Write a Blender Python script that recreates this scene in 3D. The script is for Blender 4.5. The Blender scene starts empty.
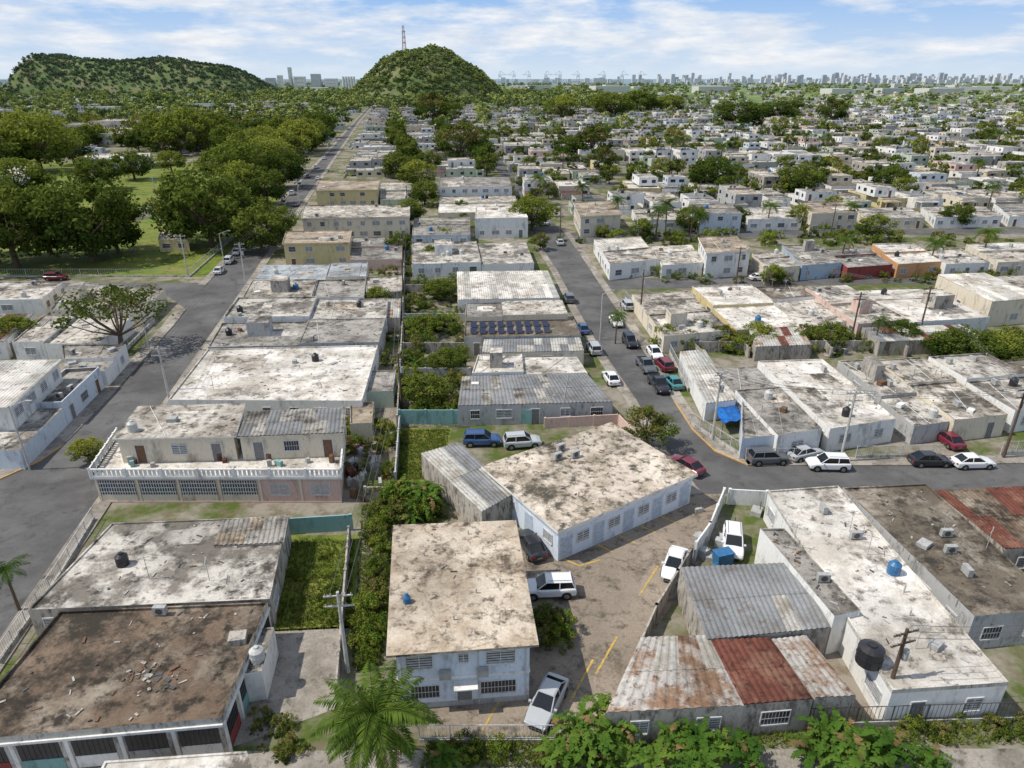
import bpy, math, random
import numpy as np
from mathutils import Vector, Matrix
R=random.Random(11)
# ---------- survey calibration: drone at 40 m, pitched 24.1 deg; P() gives real ground positions ----------
H=40.0; TH=math.radians(24.1); F=683.0
CT,ST=math.cos(TH),math.sin(TH)
def P(x,y,z=0.0):
    u=(x-512)/F; v=(384-y)/F
    t=(H-z)/(ST-v*CT)
    return (u*t,(CT+v*ST)*t,z)
def P2(x,y,z=0.0):
    p=P(x,y,z); return (p[0],p[1])
scene=bpy.context.scene
COL=scene.collection
# ---------- materials ----------
def newmat(name):
    m=bpy.data.materials.new(name); m.use_nodes=True
    nt=m.node_tree; b=nt.nodes['Principled BSDF']
    return m,nt,b
def N(nt,t,**k):
    n=nt.nodes.new(t)
    for a,v in k.items(): setattr(n,a,v)
    return n
def ramp(nt,src,a,b):
    n=N(nt,'ShaderNodeMapRange'); n.clamp=True
    n.inputs[1].default_value=a; n.inputs[2].default_value=b
    nt.links.new(src,n.inputs[0]); return n.outputs[0]
def mixc(nt,fac,a,b,blend='MIX'):
    n=N(nt,'ShaderNodeMix',data_type='RGBA',blend_type=blend)
    if isinstance(fac,(int,float)): n.inputs[0].default_value=fac
    else: nt.links.new(fac,n.inputs[0])
    for i,c in ((6,a),(7,b)):
        if isinstance(c,(tuple,list)): n.inputs[i].default_value=(c[0],c[1],c[2],1)
        else: nt.links.new(c,n.inputs[i])
    return n.outputs[2]
def noise(nt,vec,scale,detail=6,rough=.6):
    n=N(nt,'ShaderNodeTexNoise'); n.inputs['Scale'].default_value=scale
    n.inputs['Detail'].default_value=detail; n.inputs['Roughness'].default_value=rough
    nt.links.new(vec,n.inputs['Vector']); return n.outputs['Fac']
_seed=[0]
def surf(name,base,stain=None,dark=None,scale=.25,thr=.52,soft=.07,dthr=.62,stretch=(1,1,1),bump=.15,rough=.9,crack=0,patch=.12,fine=.25):
    m,nt,b=newmat(name); _seed[0]+=1
    g=N(nt,'ShaderNodeNewGeometry')
    mp=N(nt,'ShaderNodeMapping'); mp.inputs['Scale'].default_value=stretch
    mp.inputs['Location'].default_value=(_seed[0]*7.3,_seed[0]*3.1,0)
    nt.links.new(g.outputs['Position'],mp.inputs['Vector']); v=mp.outputs[0]
    col=base
    if stain:
        col=mixc(nt,ramp(nt,noise(nt,v,scale,7,.7),thr-soft,thr+soft),base,stain)
    if dark:
        f=ramp(nt,noise(nt,v,scale*3.3,6,.72),dthr-.06,dthr+.07)
        col=mixc(nt,f,col,dark)
        f2=ramp(nt,noise(nt,v,scale*.6,8,.78),dthr-.05,dthr+.05)
        col=mixc(nt,f2,col,dark)
    if patch:
        vo=N(nt,'ShaderNodeTexVoronoi',distance='CHEBYCHEV'); vo.inputs['Scale'].default_value=.28
        nt.links.new(v,vo.inputs['Vector'])
        bw=N(nt,'ShaderNodeRGBToBW'); nt.links.new(vo.outputs['Color'],bw.inputs[0])
        k=N(nt,'ShaderNodeMapRange'); k.inputs[3].default_value=1-patch; k.inputs[4].default_value=1+patch*.6
        nt.links.new(bw.outputs[0],k.inputs[0])
        cc=N(nt,'ShaderNodeCombineColor')
        for i in range(3): nt.links.new(k.outputs[0],cc.inputs[i])
        col=mixc(nt,1.0,col,cc.outputs[0],'MULTIPLY')
        mt=mixc(nt,ramp(nt,noise(nt,v,.11,4,.7),.36,.62),(.70,.69,.67),(1.08,1.07,1.05))
        col=mixc(nt,1.0,col,mt,'MULTIPLY')
    if crack:
        vo=N(nt,'ShaderNodeTexVoronoi',feature='DISTANCE_TO_EDGE'); vo.inputs['Scale'].default_value=crack
        nn=N(nt,'ShaderNodeTexNoise'); nn.inputs['Scale'].default_value=.8; nn.inputs['Detail'].default_value=5
        nt.links.new(v,nn.inputs['Vector'])
        va=N(nt,'ShaderNodeVectorMath',operation='MULTIPLY_ADD'); va.inputs[1].default_value=(2.2,2.2,2.2)
        nt.links.new(nn.outputs['Color'],va.inputs[0]); nt.links.new(v,va.inputs[2]); nt.links.new(va.outputs[0],vo.inputs['Vector'])
        f=ramp(nt,vo.outputs['Distance'],.035,.0)
        f3=ramp(nt,noise(nt,v,scale*2,4),.42,.6)
        mm=N(nt,'ShaderNodeMath',operation='MULTIPLY'); nt.links.new(f,mm.inputs[0]); nt.links.new(f3,mm.inputs[1])
        m2=N(nt,'ShaderNodeMath',operation='MULTIPLY'); nt.links.new(mm.outputs[0],m2.inputs[0]); m2.inputs[1].default_value=.7
        col=mixc(nt,m2.outputs[0],col,dark or (.05,.05,.05))
    fn=noise(nt,v,5,6,.75)
    k=N(nt,'ShaderNodeMapRange'); k.inputs[1].default_value=.3;k.inputs[2].default_value=.7;k.inputs[3].default_value=1-fine; k.inputs[4].default_value=1+fine*.6
    nt.links.new(fn,k.inputs[0])
    cc=N(nt,'ShaderNodeCombineColor')
    for i in range(3): nt.links.new(k.outputs[0],cc.inputs[i])
    col=mixc(nt,1.0,col,cc.outputs[0],'MULTIPLY')
    nt.links.new(col,b.inputs['Base Color'])
    b.inputs['Roughness'].default_value=rough
    b.inputs['Specular IOR Level'].default_value=.2
    if bump:
        bp=N(nt,'ShaderNodeBump'); bp.inputs['Strength'].default_value=bump; bp.inputs['Distance'].default_value=.05
        nt.links.new(fn,bp.inputs['Height']); nt.links.new(bp.outputs[0],b.inputs['Normal'])
    return m
def plain(name,c,rough=.6,metal=0,spec=.4):
    m,nt,b=newmat(name); b.inputs['Roughness'].default_value=rough
    b.inputs['Metallic'].default_value=metal; b.inputs['Specular IOR Level'].default_value=spec
    g=N(nt,'ShaderNodeNewGeometry'); f=noise(nt,g.outputs['Position'],3,4)
    d=tuple(x*.72 for x in c); nt.links.new(mixc(nt,ramp(nt,f,.35,.65),d,c),b.inputs['Base Color'])
    return m
R_white=surf('roof_white',(.65,.61,.55),(.38,.34,.29),(.10,.09,.075),thr=.51,soft=.08,dthr=.56)
R_clean=surf('roof_clean',(.76,.73,.685),(.53,.49,.43),(.18,.16,.135),thr=.52,soft=.08,dthr=.588)
R_beige=surf('roof_beige',(.63,.55,.45),(.42,.34,.255),(.10,.08,.06),scale=.3,thr=.50,soft=.09,dthr=.582,crack=.25)
R_beige2=surf('roof_beige_pale',(.68,.60,.51),(.42,.35,.275),(.09,.08,.06),scale=.33,thr=.52,soft=.09,dthr=.56,crack=.2)
R_grey=surf('roof_grey',(.40,.38,.35),(.23,.215,.195),(.08,.075,.065),thr=.5,dthr=.57)
R_mix=surf('roof_patchy',(.58,.55,.50),(.22,.20,.175),(.07,.065,.055),scale=.2,thr=.515,soft=.05,dthr=.58)
R_dark=surf('roof_dark',(.155,.13,.10),(.33,.29,.24),(.045,.04,.033),thr=.55,dthr=.58)
R_brown=surf('roof_brown',(.185,.135,.098),(.31,.265,.21),(.045,.038,.03),scale=.2,thr=.56,dthr=.545)
R_tan=surf('roof_tan',(.50,.42,.33),(.35,.29,.22),(.12,.1,.08),thr=.5,dthr=.58)
R_blue=surf('roof_bluegrey',(.42,.46,.49),(.3,.31,.32),(.12,.12,.12),thr=.52,dthr=.59)
M_white=surf('metal_white',(.52,.52,.49),(.36,.33,.28),(.24,.15,.10),scale=.5,thr=.53,dthr=.62,rough=.6)
M_grey=surf('metal_grey',(.25,.26,.27),(.19,.185,.18),(.15,.11,.08),scale=.4,thr=.53,dthr=.64,rough=.5)
M_rust=surf('metal_rust',(.15,.055,.038),(.22,.115,.08),(.06,.026,.02),scale=.5,thr=.56,dthr=.58,rough=.8)
M_rustw=surf('metal_rustwhite',(.46,.44,.41),(.27,.17,.11),(.13,.07,.04),scale=.5,thr=.52,dthr=.59,rough=.7)
ROOFS=[R_white,R_white,R_white,R_white,R_clean,R_clean,R_clean,R_clean,R_mix,R_mix,R_grey,R_beige2,R_tan,M_white,M_grey,R_white,R_grey,R_dark]
def wallm(n,c,amt=.63):
    d=tuple(x*.55 for x in c)
    return surf('wall_'+n,c,d,(c[0]*.3,c[1]*.29,c[2]*.27),scale=.7,thr=.60,dthr=amt+.04,stretch=(1,1,.35),bump=.08,patch=.0,fine=.12)
W_white=wallm('white',(.74,.735,.71)); W_cream=wallm('cream',(.66,.59,.47)); W_blue=wallm('paleblue',(.56,.62,.68))
W_yel=wallm('yellow',(.60,.50,.28)); W_or=wallm('orange',(.58,.32,.16)); W_pink=wallm('pink',(.60,.44,.38)); W_green=wallm('green',(.43,.50,.40))
W_mar=wallm('maroon',(.25,.06,.055)); W_grey=wallm('grey',(.42,.42,.41),.58); W_teal=wallm('teal',(.22,.38,.37)); W_dirty=wallm('dirty',(.42,.385,.34),.53)
W_apt=wallm('apartment',(.64,.71,.80)); W_sky=wallm('skyblue',(.36,.46,.56)); W_trim=wallm('trim',(.5,.48,.44),.54)
WALLS=[W_white]*12+[W_cream]*7+[W_dirty]*3+[W_grey]*3+[W_blue,W_blue,W_yel,W_pink,W_sky,W_green]
GLASS=plain('dark_opening',(.03,.035,.042),.25,0,.5); SLAT=plain('louvre',(.5,.51,.52),.5); SLATD=plain('louvre_dark',(.2,.2,.2),.5)
FRAME=plain('frame_white',(.68,.68,.68),.5); IRON=plain('iron',(.10,.10,.10),.5,.3); IRONW=plain('iron_white',(.6,.6,.6),.5)
WOOD=plain('wood_door',(.17,.09,.05),.6); PANEL=plain('door_panel',(.46,.55,.66),.5)
ASPH=surf('asphalt',(.145,.144,.145),(.11,.109,.11),(.065,.064,.063),scale=.12,thr=.5,soft=.12,dthr=.64,patch=.10,bump=.1,fine=.14,crack=.07)
CONC=surf('concrete',(.38,.35,.31),(.26,.235,.20),(.12,.11,.09),scale=.3,thr=.52,dthr=.60)
LOT=surf('lot_paving',(.37,.31,.25),(.25,.21,.17),(.10,.088,.07),scale=.22,thr=.5,soft=.1,dthr=.59,crack=.18)
YARD=surf('yard_dirt',(.24,.20,.15),(.32,.30,.27),(.05,.08,.025),scale=.3,thr=.55,dthr=.52)
LAWN=surf('lawn',(.13,.19,.025),(.23,.22,.055),(.06,.10,.015),scale=.12,thr=.52,soft=.12,dthr=.58,patch=0,bump=.4,fine=.4)
YELL=surf('paint_yellow',(.65,.42,.05),(.4,.3,.12),(.25,.22,.17),scale=2,thr=.52,dthr=.57,patch=0)
ORNG=surf('paint_orange',(.62,.33,.08),(.4,.3,.18),None,scale=2,thr=.55,patch=0)
def groundmat():
    m,nt,b=newmat('ground'); g=N(nt,'ShaderNodeNewGeometry'); v=g.outputs['Position']
    a=mixc(nt,ramp(nt,noise(nt,v,.09,8,.7),.44,.56),(.27,.24,.20),(.08,.11,.025))
    a=mixc(nt,ramp(nt,noise(nt,v,.6,6),.5,.65),a,(.16,.13,.09))
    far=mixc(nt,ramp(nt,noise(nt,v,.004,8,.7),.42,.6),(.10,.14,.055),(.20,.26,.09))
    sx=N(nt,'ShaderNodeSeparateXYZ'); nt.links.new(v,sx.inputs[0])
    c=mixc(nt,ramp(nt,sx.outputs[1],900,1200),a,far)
    c=mixc(nt,ramp(nt,sx.outputs[1],2500,9000),c,(.20,.27,.31))  # aerial haze painted into the ground: blue-green with distance
    nt.links.new(c,b.inputs['Base Color']); b.inputs['Roughness'].default_value=.95; b.inputs['Specular IOR Level'].default_value=.1
    return m
GROUND=groundmat()
# ---------- mesh builder ----------
def area(p): return .5*sum(p[i][0]*p[(i+1)%len(p)][1]-p[(i+1)%len(p)][0]*p[i][1] for i in range(len(p)))
def ccw(p): 
    p=[(a[0],a[1]) for a in p]
    return p if area(p)>0 else p[::-1]
def inset(p,d):
    n=len(p); L=[]
    for i in range(n):
        a=p[i];b=p[(i+1)%n]; dx,dy=b[0]-a[0],b[1]-a[1]; l=math.hypot(dx,dy) or 1
        nx,ny=-dy/l,dx/l; L.append(((a[0]+nx*d,a[1]+ny*d),(dx/l,dy/l)))
    out=[]
    for i in range(n):
        (p1,d1),(p2,d2)=L[i-1],L[i]
        cr=d1[0]*d2[1]-d1[1]*d2[0]
        if abs(cr)<1e-4: out.append(p2); continue
        t=((p2[0]-p1[0])*d2[1]-(p2[1]-p1[1])*d2[0])/cr
        out.append((p1[0]+d1[0]*t,p1[1]+d1[1]*t))
    return out
class MB:
    def __init__(s): s.v=[];s.f=[];s.m=[];s.mats=[];s.sm=[]
    def mi(s,mat):
        if mat not in s.mats: s.mats.append(mat)
        return s.mats.index(mat)
    def face(s,pts,mat,sm=False):
        i=len(s.v); s.v.extend([tuple(p) for p in pts]); s.f.append(tuple(range(i,i+len(pts)))); s.m.append(s.mi(mat)); s.sm.append(sm)
    def prism(s,poly,z0,z1,side,top=None,bottom=False):
        p=ccw(poly); n=len(p)
        for i in range(n):
            a=p[i];b=p[(i+1)%n]; s.face([(a[0],a[1],z0),(b[0],b[1],z0),(b[0],b[1],z1),(a[0],a[1],z1)],side)
        if top is not False: s.face([(a[0],a[1],z1) for a in p],top or side)
        if bottom: s.face([(a[0],a[1],z0) for a in p[::-1]],side)
    def box(s,cx,cy,z0,sx,sy,h,mat,ang=0,top=None):
        c,q=math.cos(ang),math.sin(ang)
        pts=[(cx+c*x-q*y,cy+q*x+c*y) for x,y in ((-sx/2,-sy/2),(sx/2,-sy/2),(sx/2,sy/2),(-sx/2,sy/2))]
        s.prism(pts,z0,z0+h,mat,top,True)
    def tube(s,p0,p1,r0,r1,mat,n=8,cap=True):
        a=Vector(p0);b=Vector(p1); d=(b-a).normalized()
        u=d.orthogonal().normalized(); w=d.cross(u)
        A=[a+(u*math.cos(t)+w*math.sin(t))*r0 for t in [2*math.pi*i/n for i in range(n)]]
        B=[b+(u*math.cos(t)+w*math.sin(t))*r1 for t in [2*math.pi*i/n for i in range(n)]]
        for i in range(n):
            j=(i+1)%n; s.face([A[i],A[j],B[j],B[i]],mat,True)
        if cap: s.face(B,mat); s.face(A[::-1],mat)
    def wbox(s,a,d,n,s0,s1,z0,z1,d0,d1,mat):
        q=lambda t,e,z:(a[0]+d[0]*t+n[0]*e,a[1]+d[1]*t+n[1]*e,z)
        s.face([q(s0,d1,z0),q(s1,d1,z0),q(s1,d1,z1),q(s0,d1,z1)],mat)
        s.face([q(s0,d0,z1),q(s0,d1,z1),q(s1,d1,z1),q(s1,d0,z1)],mat)
        s.face([q(s0,d0,z0),q(s1,d0,z0),q(s1,d1,z0),q(s0,d1,z0)],mat)
        s.face([q(s0,d0,z0),q(s0,d1,z0),q(s0,d1,z1),q(s0,d0,z1)],mat)
        s.face([q(s1,d0,z0),q(s1,d0,z1),q(s1,d1,z1),q(s1,d1,z0)],mat)
    def mesh(s,name,off=None):
        me=bpy.data.meshes.new(name)
        vs=s.v if off is None else [(a-off[0],b-off[1],c-off[2]) for a,b,c in s.v]
        me.from_pydata(vs,[],s.f)
        for m in s.mats: me.materials.append(m)
        me.polygons.foreach_set('material_index',s.m); me.polygons.foreach_set('use_smooth',s.sm); me.update(); return me
    def obj(s,name):
        a=np.array(s.v); o=(float(a[:,0].mean()),float(a[:,1].mean()),0.0)
        ob=bpy.data.objects.new(name,s.mesh(name,o)); ob.location=o; COL.objects.link(ob); return ob
def inst(name,me,loc,rot=0,sc=(1,1,1),color=None):
    o=bpy.data.objects.new(name,me); o.location=loc; o.rotation_euler=(0,0,rot); o.scale=sc if not isinstance(sc,(int,float)) else (sc,)*3
    if color: o.color=(*color,1)
    COL.objects.link(o); return o
def window(mb,a,d,n,sc,w,z0,z1,style,hi=True):
    s0,s1=sc-w/2,sc+w/2
    if style=='door':
        mb.wbox(a,d,n,s0,s1,z0,z1,0,.02,WOOD if R.random()<.4 else SLATD)
        mb.wbox(a,d,n,s0-.08,s0,z0,z1+.08,0,.06,FRAME); mb.wbox(a,d,n,s1,s1+.08,z0,z1+.08,0,.06,FRAME); mb.wbox(a,d,n,s0,s1,z1,z1+.08,0,.06,FRAME); return
    mb.wbox(a,d,n,s0,s1,z0,z1,0,.012,GLASS)
    if not hi: return
    mb.wbox(a,d,n,s0-.07,s0,z0-.07,z1+.07,0,.06,FRAME); mb.wbox(a,d,n,s1,s1+.07,z0-.07,z1+.07,0,.06,FRAME)
    mb.wbox(a,d,n,s0,s1,z1,z1+.07,0,.06,FRAME); mb.wbox(a,d,n,s0,s1,z0-.12,z0,0,.11,FRAME)
    if style=='louvre':
        k=max(3,int((z1-z0)/.2))
        for i in range(k):
            z=z0+(i+.2)*(z1-z0)/k; mb.wbox(a,d,n,s0+.03,s1-.03,z,z+.6*(z1-z0)/k,.015,.04,SLAT)
        mb.wbox(a,d,n,sc-.03,sc+.03,z0,z1,.012,.055,FRAME)
    else:
        k=max(3,int(w/.22))
        for i in range(1,k):
            t=s0+i*w/k; mb.wbox(a,d,n,t-.015,t+.015,z0,z1,.02,.05,IRONW)
        mb.wbox(a,d,n,s0,s1,(z0+z1)/2-.02,(z0+z1)/2+.02,.052,.07,IRONW)
def walls_windows(mb,w,z0,z1,hi=True,skip=(),dens=3.3,rng=R):
    nst=max(1,int(round((z1-z0)/2.8)))
    for i in range(len(w)):
        if i in skip: continue
        a=w[i];b=w[(i+1)%len(w)]; L=math.hypot(b[0]-a[0],b[1]-a[1])
        if L<2.4: continue
        d=((b[0]-a[0])/L,(b[1]-a[1])/L); n=(d[1],-d[0]); k=max(1,int(L/dens))
        for st in range(nst):
            zb=z0+st*2.75
            if zb+2.45>z1: continue
            for j in range(k):
                sc=(j+.5)*L/k+rng.uniform(-.2,.2); r=rng.random()
                if r<.14: continue
                if r<.28 and st==0: window(mb,a,d,n,sc,.95,zb+.02,zb+2.1,'door',hi)
                else: window(mb,a,d,n,sc,rng.choice([1.1,1.5,1.9]),zb+1.0,zb+2.1,'louvre' if r<.75 else 'bars',hi)
def lerp(q,u,v):
    a,b,c,d=q  # a far-left b far-right c near-right d near-left
    return tuple((a[i]*(1-u)+b[i]*u)*(1-v)+(d[i]*(1-u)+c[i]*u)*v for i in range(2))
def corrug(mb,q,z,mats,pitch=.42,amp=.06,slope=0,rows=2,rng=R):
    W=math.dist(q[0],q[1]); n=max(4,int(W/pitch)); 
    for r_ in range(rows):
        v0=r_/rows; v1=(r_+1)/rows; dz=.03*(rows-r_); sheetm=mats[0]
        for i in range(n):
            if i%3==0: sheetm=rng.choice(mats)
            prof=[(0,0),(.25,amp),(.55,amp),(.8,0),(1.0,0)]
            for k in range(4):
                ua=(i+prof[k][0])/n; ub=(i+prof[k+1][0])/n; za=prof[k][1];zb=prof[k+1][1]
                A=lerp(q,ua,v0);B=lerp(q,ub,v0);C=lerp(q,ub,v1);D=lerp(q,ua,v1)
                mb.face([(D[0],D[1],z+za+dz-slope*v1),(C[0],C[1],z+zb+dz-slope*v1),(B[0],B[1],z+zb+dz-slope*v0),(A[0],A[1],z+za+dz-slope*v0)],sheetm)
def volume(mb,q,z0,z1,wall,roof,par=.18,over=.0,trim=None,win=True,hi=True,skip=(),slab=.16,rng=R,rib=False,posts=False):
    p=ccw(q); trim=trim or wall; w=inset(p,over) if over>0 else p
    if posts:
        for c in inset(p,.3): mb.box(c[0],c[1],z0,.18,.18,z1-slab-z0,wall)
    else:
        mb.prism(w,z0,z1-slab,wall,top=False)
        if win: walls_windows(mb,w,z0,z1-slab,hi,skip,rng=rng)
    zt=z1+(par if par>.02 else 0)
    for i in range(len(p)):
        a=p[i];b=p[(i+1)%len(p)]; mb.face([(a[0],a[1],z1-slab),(b[0],b[1],z1-slab),(b[0],b[1],zt),(a[0],a[1],zt)],trim)
    mb.face([(a[0],a[1],z1-slab) for a in p[::-1]],trim)
    if par>.02:
        r=inset(p,.14); k=len(p)
        for i in range(k):
            j=(i+1)%k
            mb.face([(*p[i],zt),(*p[j],zt),(*r[j],zt),(*r[i],zt)],trim if par>.3 else roof)
            mb.face([(*r[j],z1),(*r[i],z1),(*r[i],zt),(*r[j],zt)],roof)
        mb.face([(*a,z1) for a in r],roof)
    elif rib:
        q4=[(a[0],a[1]) for a in q]; corrug(mb,q4,z1+.01,roof if isinstance(roof,list) else [roof],rng=rng)
        mb.face([(*a,z1) for a in p],(roof[0] if isinstance(roof,list) else roof))
    else: mb.face([(*a,z1) for a in p],roof)
TANKB=plain('tank_black',(.03,.03,.035),.4); TANKBL=plain('tank_blue',(.04,.16,.34),.4); TANKW=plain('tank_white',(.55,.55,.52),.5)
ACM=plain('ac_metal',(.42,.42,.40),.5); SOL=plain('solar',(.015,.02,.05),.15,0,.8); TARP=surf('tarp_blue',(.02,.16,.5),(.02,.1,.32),None,scale=1,thr=.5,patch=0)
def tank(mb,x,y,z,r=.6,h=1.2,mat=None):
    mat=mat or TANKB
    mb.tube((x,y,z),(x,y,z+h),r,r,mat,14); mb.tube((x,y,z+h),(x,y,z+h+.22),r,r*.45,mat,14); mb.tube((x,y,z+h+.22),(x,y,z+h+.32),r*.35,r*.35,mat,10)
    mb.tube((x,y,z+h*.5),(x,y,z+h*.54),r*1.04,r*1.04,mat,14)
def ac(mb,x,y,z,ang=0):
    mb.box(x,y,z+.1,.95,.4,.7,ACM,ang); mb.box(x,y,z,.8,.3,.1,IRON,ang)
    mb.tube((x+.21*math.sin(ang),y-.21*math.cos(ang),z+.45),(x+.23*math.sin(ang),y-.23*math.cos(ang),z+.45),.27,.27,IRON,10)
def solar(mb,x,y,z,ang=0,n=3):
    for i in range(n):
        c,s=math.cos(ang),math.sin(ang); ox=(i-(n-1)/2)*1.05; X=x+c*ox;Y=y+s*ox
        q=lambda a,b,zz:(X+c*a-s*b,Y+s*a+c*b,zz)
        mb.face([q(-.5,-.8,z+.2),q(.5,-.8,z+.2),q(.5,.8,z+.6),q(-.5,.8,z+.6)],SOL)
        mb.face([q(-.5,.8,z+.57),q(.5,.8,z+.57),q(.5,-.8,z+.17),q(-.5,-.8,z+.17)],ACM)
        for a,b,zz in ((-.48,.78,.57),(.48,.78,.57),(-.48,-.78,.17),(.48,-.78,.17)): mb.tube(q(a,b,z),q(a,b,z+zz),.02,.02,ACM,4)
def clutter(mb,q,z,n,rng=R,ang=0,far=False):
    for i in range(n):
        x,y=lerp(q,rng.uniform(.1,.9),rng.uniform(.12,.88)); r=rng.random()
        if r<.12: tank(mb,x,y,z,.5,.9,rng.choice([TANKB,TANKBL,TANKW,TANKW]))
        elif r<.34: ac(mb,x,y,z,ang+rng.choice([0,1.57]))
        elif r<.60: mb.tube((x,y,z),(x,y,z+rng.uniform(.4,.9)),.06,.06,ACM,6)
        elif r<.66 and far: solar(mb,x,y,z,ang,rng.choice([2,3]))
        elif r<.84: mb.box(x,y,z,rng.uniform(.4,1.2),rng.uniform(.4,1),rng.uniform(.15,.6),rng.choice([W_grey,W_white,ACM,WOOD]),ang+rng.random())
        else:
            mb.tube((x,y,z),(x,y,z+2.2),.03,.025,ACM,5); mb.box(x,y,z+1.9,1.2,.04,.04,ACM,rng.random()*3); mb.box(x,y,z+2.1,.8,.04,.04,ACM,rng.random()*3)
def weather(mb,q,z,n,rng=R,pool=None,bits=8,pipe=True):
    pool=pool or [R_grey,R_white,R_clean,R_mix,R_white,R_beige2]
    for i in range(n):
        u0=rng.uniform(.06,.6);v0=rng.uniform(.06,.6);u1=min(.94,u0+rng.uniform(.1,.45));v1=min(.94,v0+rng.uniform(.08,.4)); zz=z+.012*(i+1)
        k=[lerp(q,u0,v0),lerp(q,u1,v0+rng.uniform(-.02,.02)),lerp(q,u1+rng.uniform(-.03,.0),v1),lerp(q,u0,v1+rng.uniform(-.02,.02))]
        mb.face([(*a,zz) for a in ccw(k)],rng.choice(pool))
    for i in range(bits):
        x,y=lerp(q,rng.uniform(.05,.95),rng.uniform(.05,.95)); mb.box(x,y,z+.02,rng.uniform(.08,.6),rng.uniform(.05,.16),rng.uniform(.03,.09),rng.choice([WOOD,W_dirty,ACM,IRON,W_dirty]),rng.random()*3)
    if bits and pipe:
        a=lerp(q,rng.uniform(.05,.9),.04); b=lerp(q,rng.uniform(.05,.9),.96); mb.tube((*a,z+.07),(*b,z+.07),.03,.03,rng.choice([ACM,W_dirty,W_white]),5)
def house(name,px,z,wall,roof,**k):
    cl=k.pop('cl',2); ns=k.pop('nosplit',False); npch=k.pop('npch',None); q=[P2(x,y,z) for x,y in px]; mb=MB()
    if z<4 and cl>=2 and not isinstance(roof,list) and not ns:
        f=R.uniform(.35,.65); g=.002
        if math.dist(q[0],q[1])>math.dist(q[0],q[3]): A=[q[0],lerp(q,f-g,0),lerp(q,f-g,1),q[3]]; B=[lerp(q,f+g,0),q[1],q[2],lerp(q,f+g,1)]
        else: A=[q[0],q[1],lerp(q,1,f-g),lerp(q,0,f-g)]; B=[lerp(q,0,f+g),lerp(q,1,f+g),q[2],q[3]]
        if R.random()<.5: A,B=B,A
        r2=R.choice([roof,roof,roof,R_white,R_mix,R_grey,R_clean]); kk=dict(k); kk['par']=R.choice([0,.1,.3])
        volume(mb,A,0,z,wall,roof,**k); zB=z+R.choice([-.4,-.3,.25,.4]); volume(mb,B,0,zB,wall,r2,**kk)
        clutter(mb,A,z,cl,R); clutter(mb,B,zB,2,R); weather(mb,A,z,R.randint(0,2)); weather(mb,B,zB,R.randint(0,1))
        if R.random()<.22:
            u,v=R.uniform(.15,.6),R.uniform(.15,.6); C=[lerp(A,u,v),lerp(A,u+.25,v),lerp(A,u+.25,v+.3),lerp(A,u,v+.3)]; volume(mb,C,z,z+2.3,R.choice([wall,W_dirty]),R.choice([R_grey,R_white]),par=0,over=.0,hi=False)
    else:
        volume(mb,q,0,z,wall,roof,**k)
        if cl: clutter(mb,q,z+(.08 if k.get('rib') else 0),cl); weather(mb,q,z+(.1 if k.get('rib') else 0),0 if k.get('rib') else (R.randint(1,2) if npch is None else npch),bits=8 if npch is None else 30,pipe=npch is None)
    return mb.obj(name)
# ---------- ground, roads ----------
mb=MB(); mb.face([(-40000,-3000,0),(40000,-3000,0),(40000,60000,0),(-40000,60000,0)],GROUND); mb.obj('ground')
def sheet(name,px,mat,z):
    mb=MB(); p=ccw([P2(x,y) for x,y in px]); mb.face([(a[0],a[1],z) for a in p],mat); return mb.obj(name)
LK=[(-170,560),(-60,505),(0,480),(40,462),(62,447),(110,398),(172,328),(186,310)]
LK2=[(207,285),(239,250),(285,200),(331,150),(357,120),(370,106)]
RK=[(-190,900),(-60,726),(0,640),(62,550),(97,500),(165,400),(200,350),(235,300),(261,262),(311,190),(339,150),(359,121),(372,106)]
sheet('road',LK+[(207,285)]+LK2[1:]+RK[::-1],ASPH,.02)
sheet('road',[(-250,283),(207,283),(190,312),(165,294),(-250,294)],ASPH,.024)
RL=[(702,494),(672,458),(650,425),(636,400),(598,345),(578,310),(558,272),(540,245)]
RR=[(562,230),(577,250),(600,285),(618,312),(636,340),(654,368),(674,402),(692,430),(715,452),(748,466)]
sheet('road',RL+[(531,228),(516,200),(498,172),(480,148),(466,128),(470,126),(488,146),(510,168),(532,196),(552,222)]+RR+[(900,466),(1250,460),(1250,486),(900,492),(775,494)],ASPH,.02)
sheet('road',[(562,233),(900,229),(1400,224),(1400,229),(900,235),(572,243)],ASPH,.026)
sheet('road',[(600,279),(1300,268),(1300,275),(606,290)],ASPH,.026)
sheet('parking_lot',[(700,493),(728,493),(702,560),(648,640),(612,715),(600,748),(438,748),(440,560),(520,545),(560,552)],LOT,.012)
sheet('lawn',[(-500,275),(-500,150),(235,165),(285,195),(239,247),(205,277)],LAWN,.01)
sheet('ball_field_dirt',[(118,212),(150,206),(168,214),(135,222)],YARD,.02)
sheet('lawn',[(285,535),(360,535),(352,628),(262,632)],LAWN,.01)
sheet('lawn',[(398,428),(452,428),(440,480),(392,484)],LAWN,.01)
sheet('yard',[(268,630),(350,626),(345,705),(225,750)],CONC,.01)
sheet('yard',[(405,240),(460,240),(470,428),(398,428)],YARD,.01)
sheet('pavement',[(-100,752),(1200,748),(1500,900),(-500,900)],CONC,.008)
def strip(name,px,o0,o1,z0,z1,mat):
    pts=[Vector(P2(x,y)) for x,y in px]; n=[]
    for i in range(len(pts)):
        a=pts[max(0,i-1)];b=pts[min(len(pts)-1,i+1)]; d=(b-a).normalized(); n.append(Vector((-d.y,d.x)))
    mb=MB()
    for i in range(len(pts)-1):
        q=[pts[i]+n[i]*o0,pts[i+1]+n[i+1]*o0,pts[i+1]+n[i+1]*o1,pts[i]+n[i]*o1]
        mb.prism(q,z0,z1,mat)
    return mb.obj(name)
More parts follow.
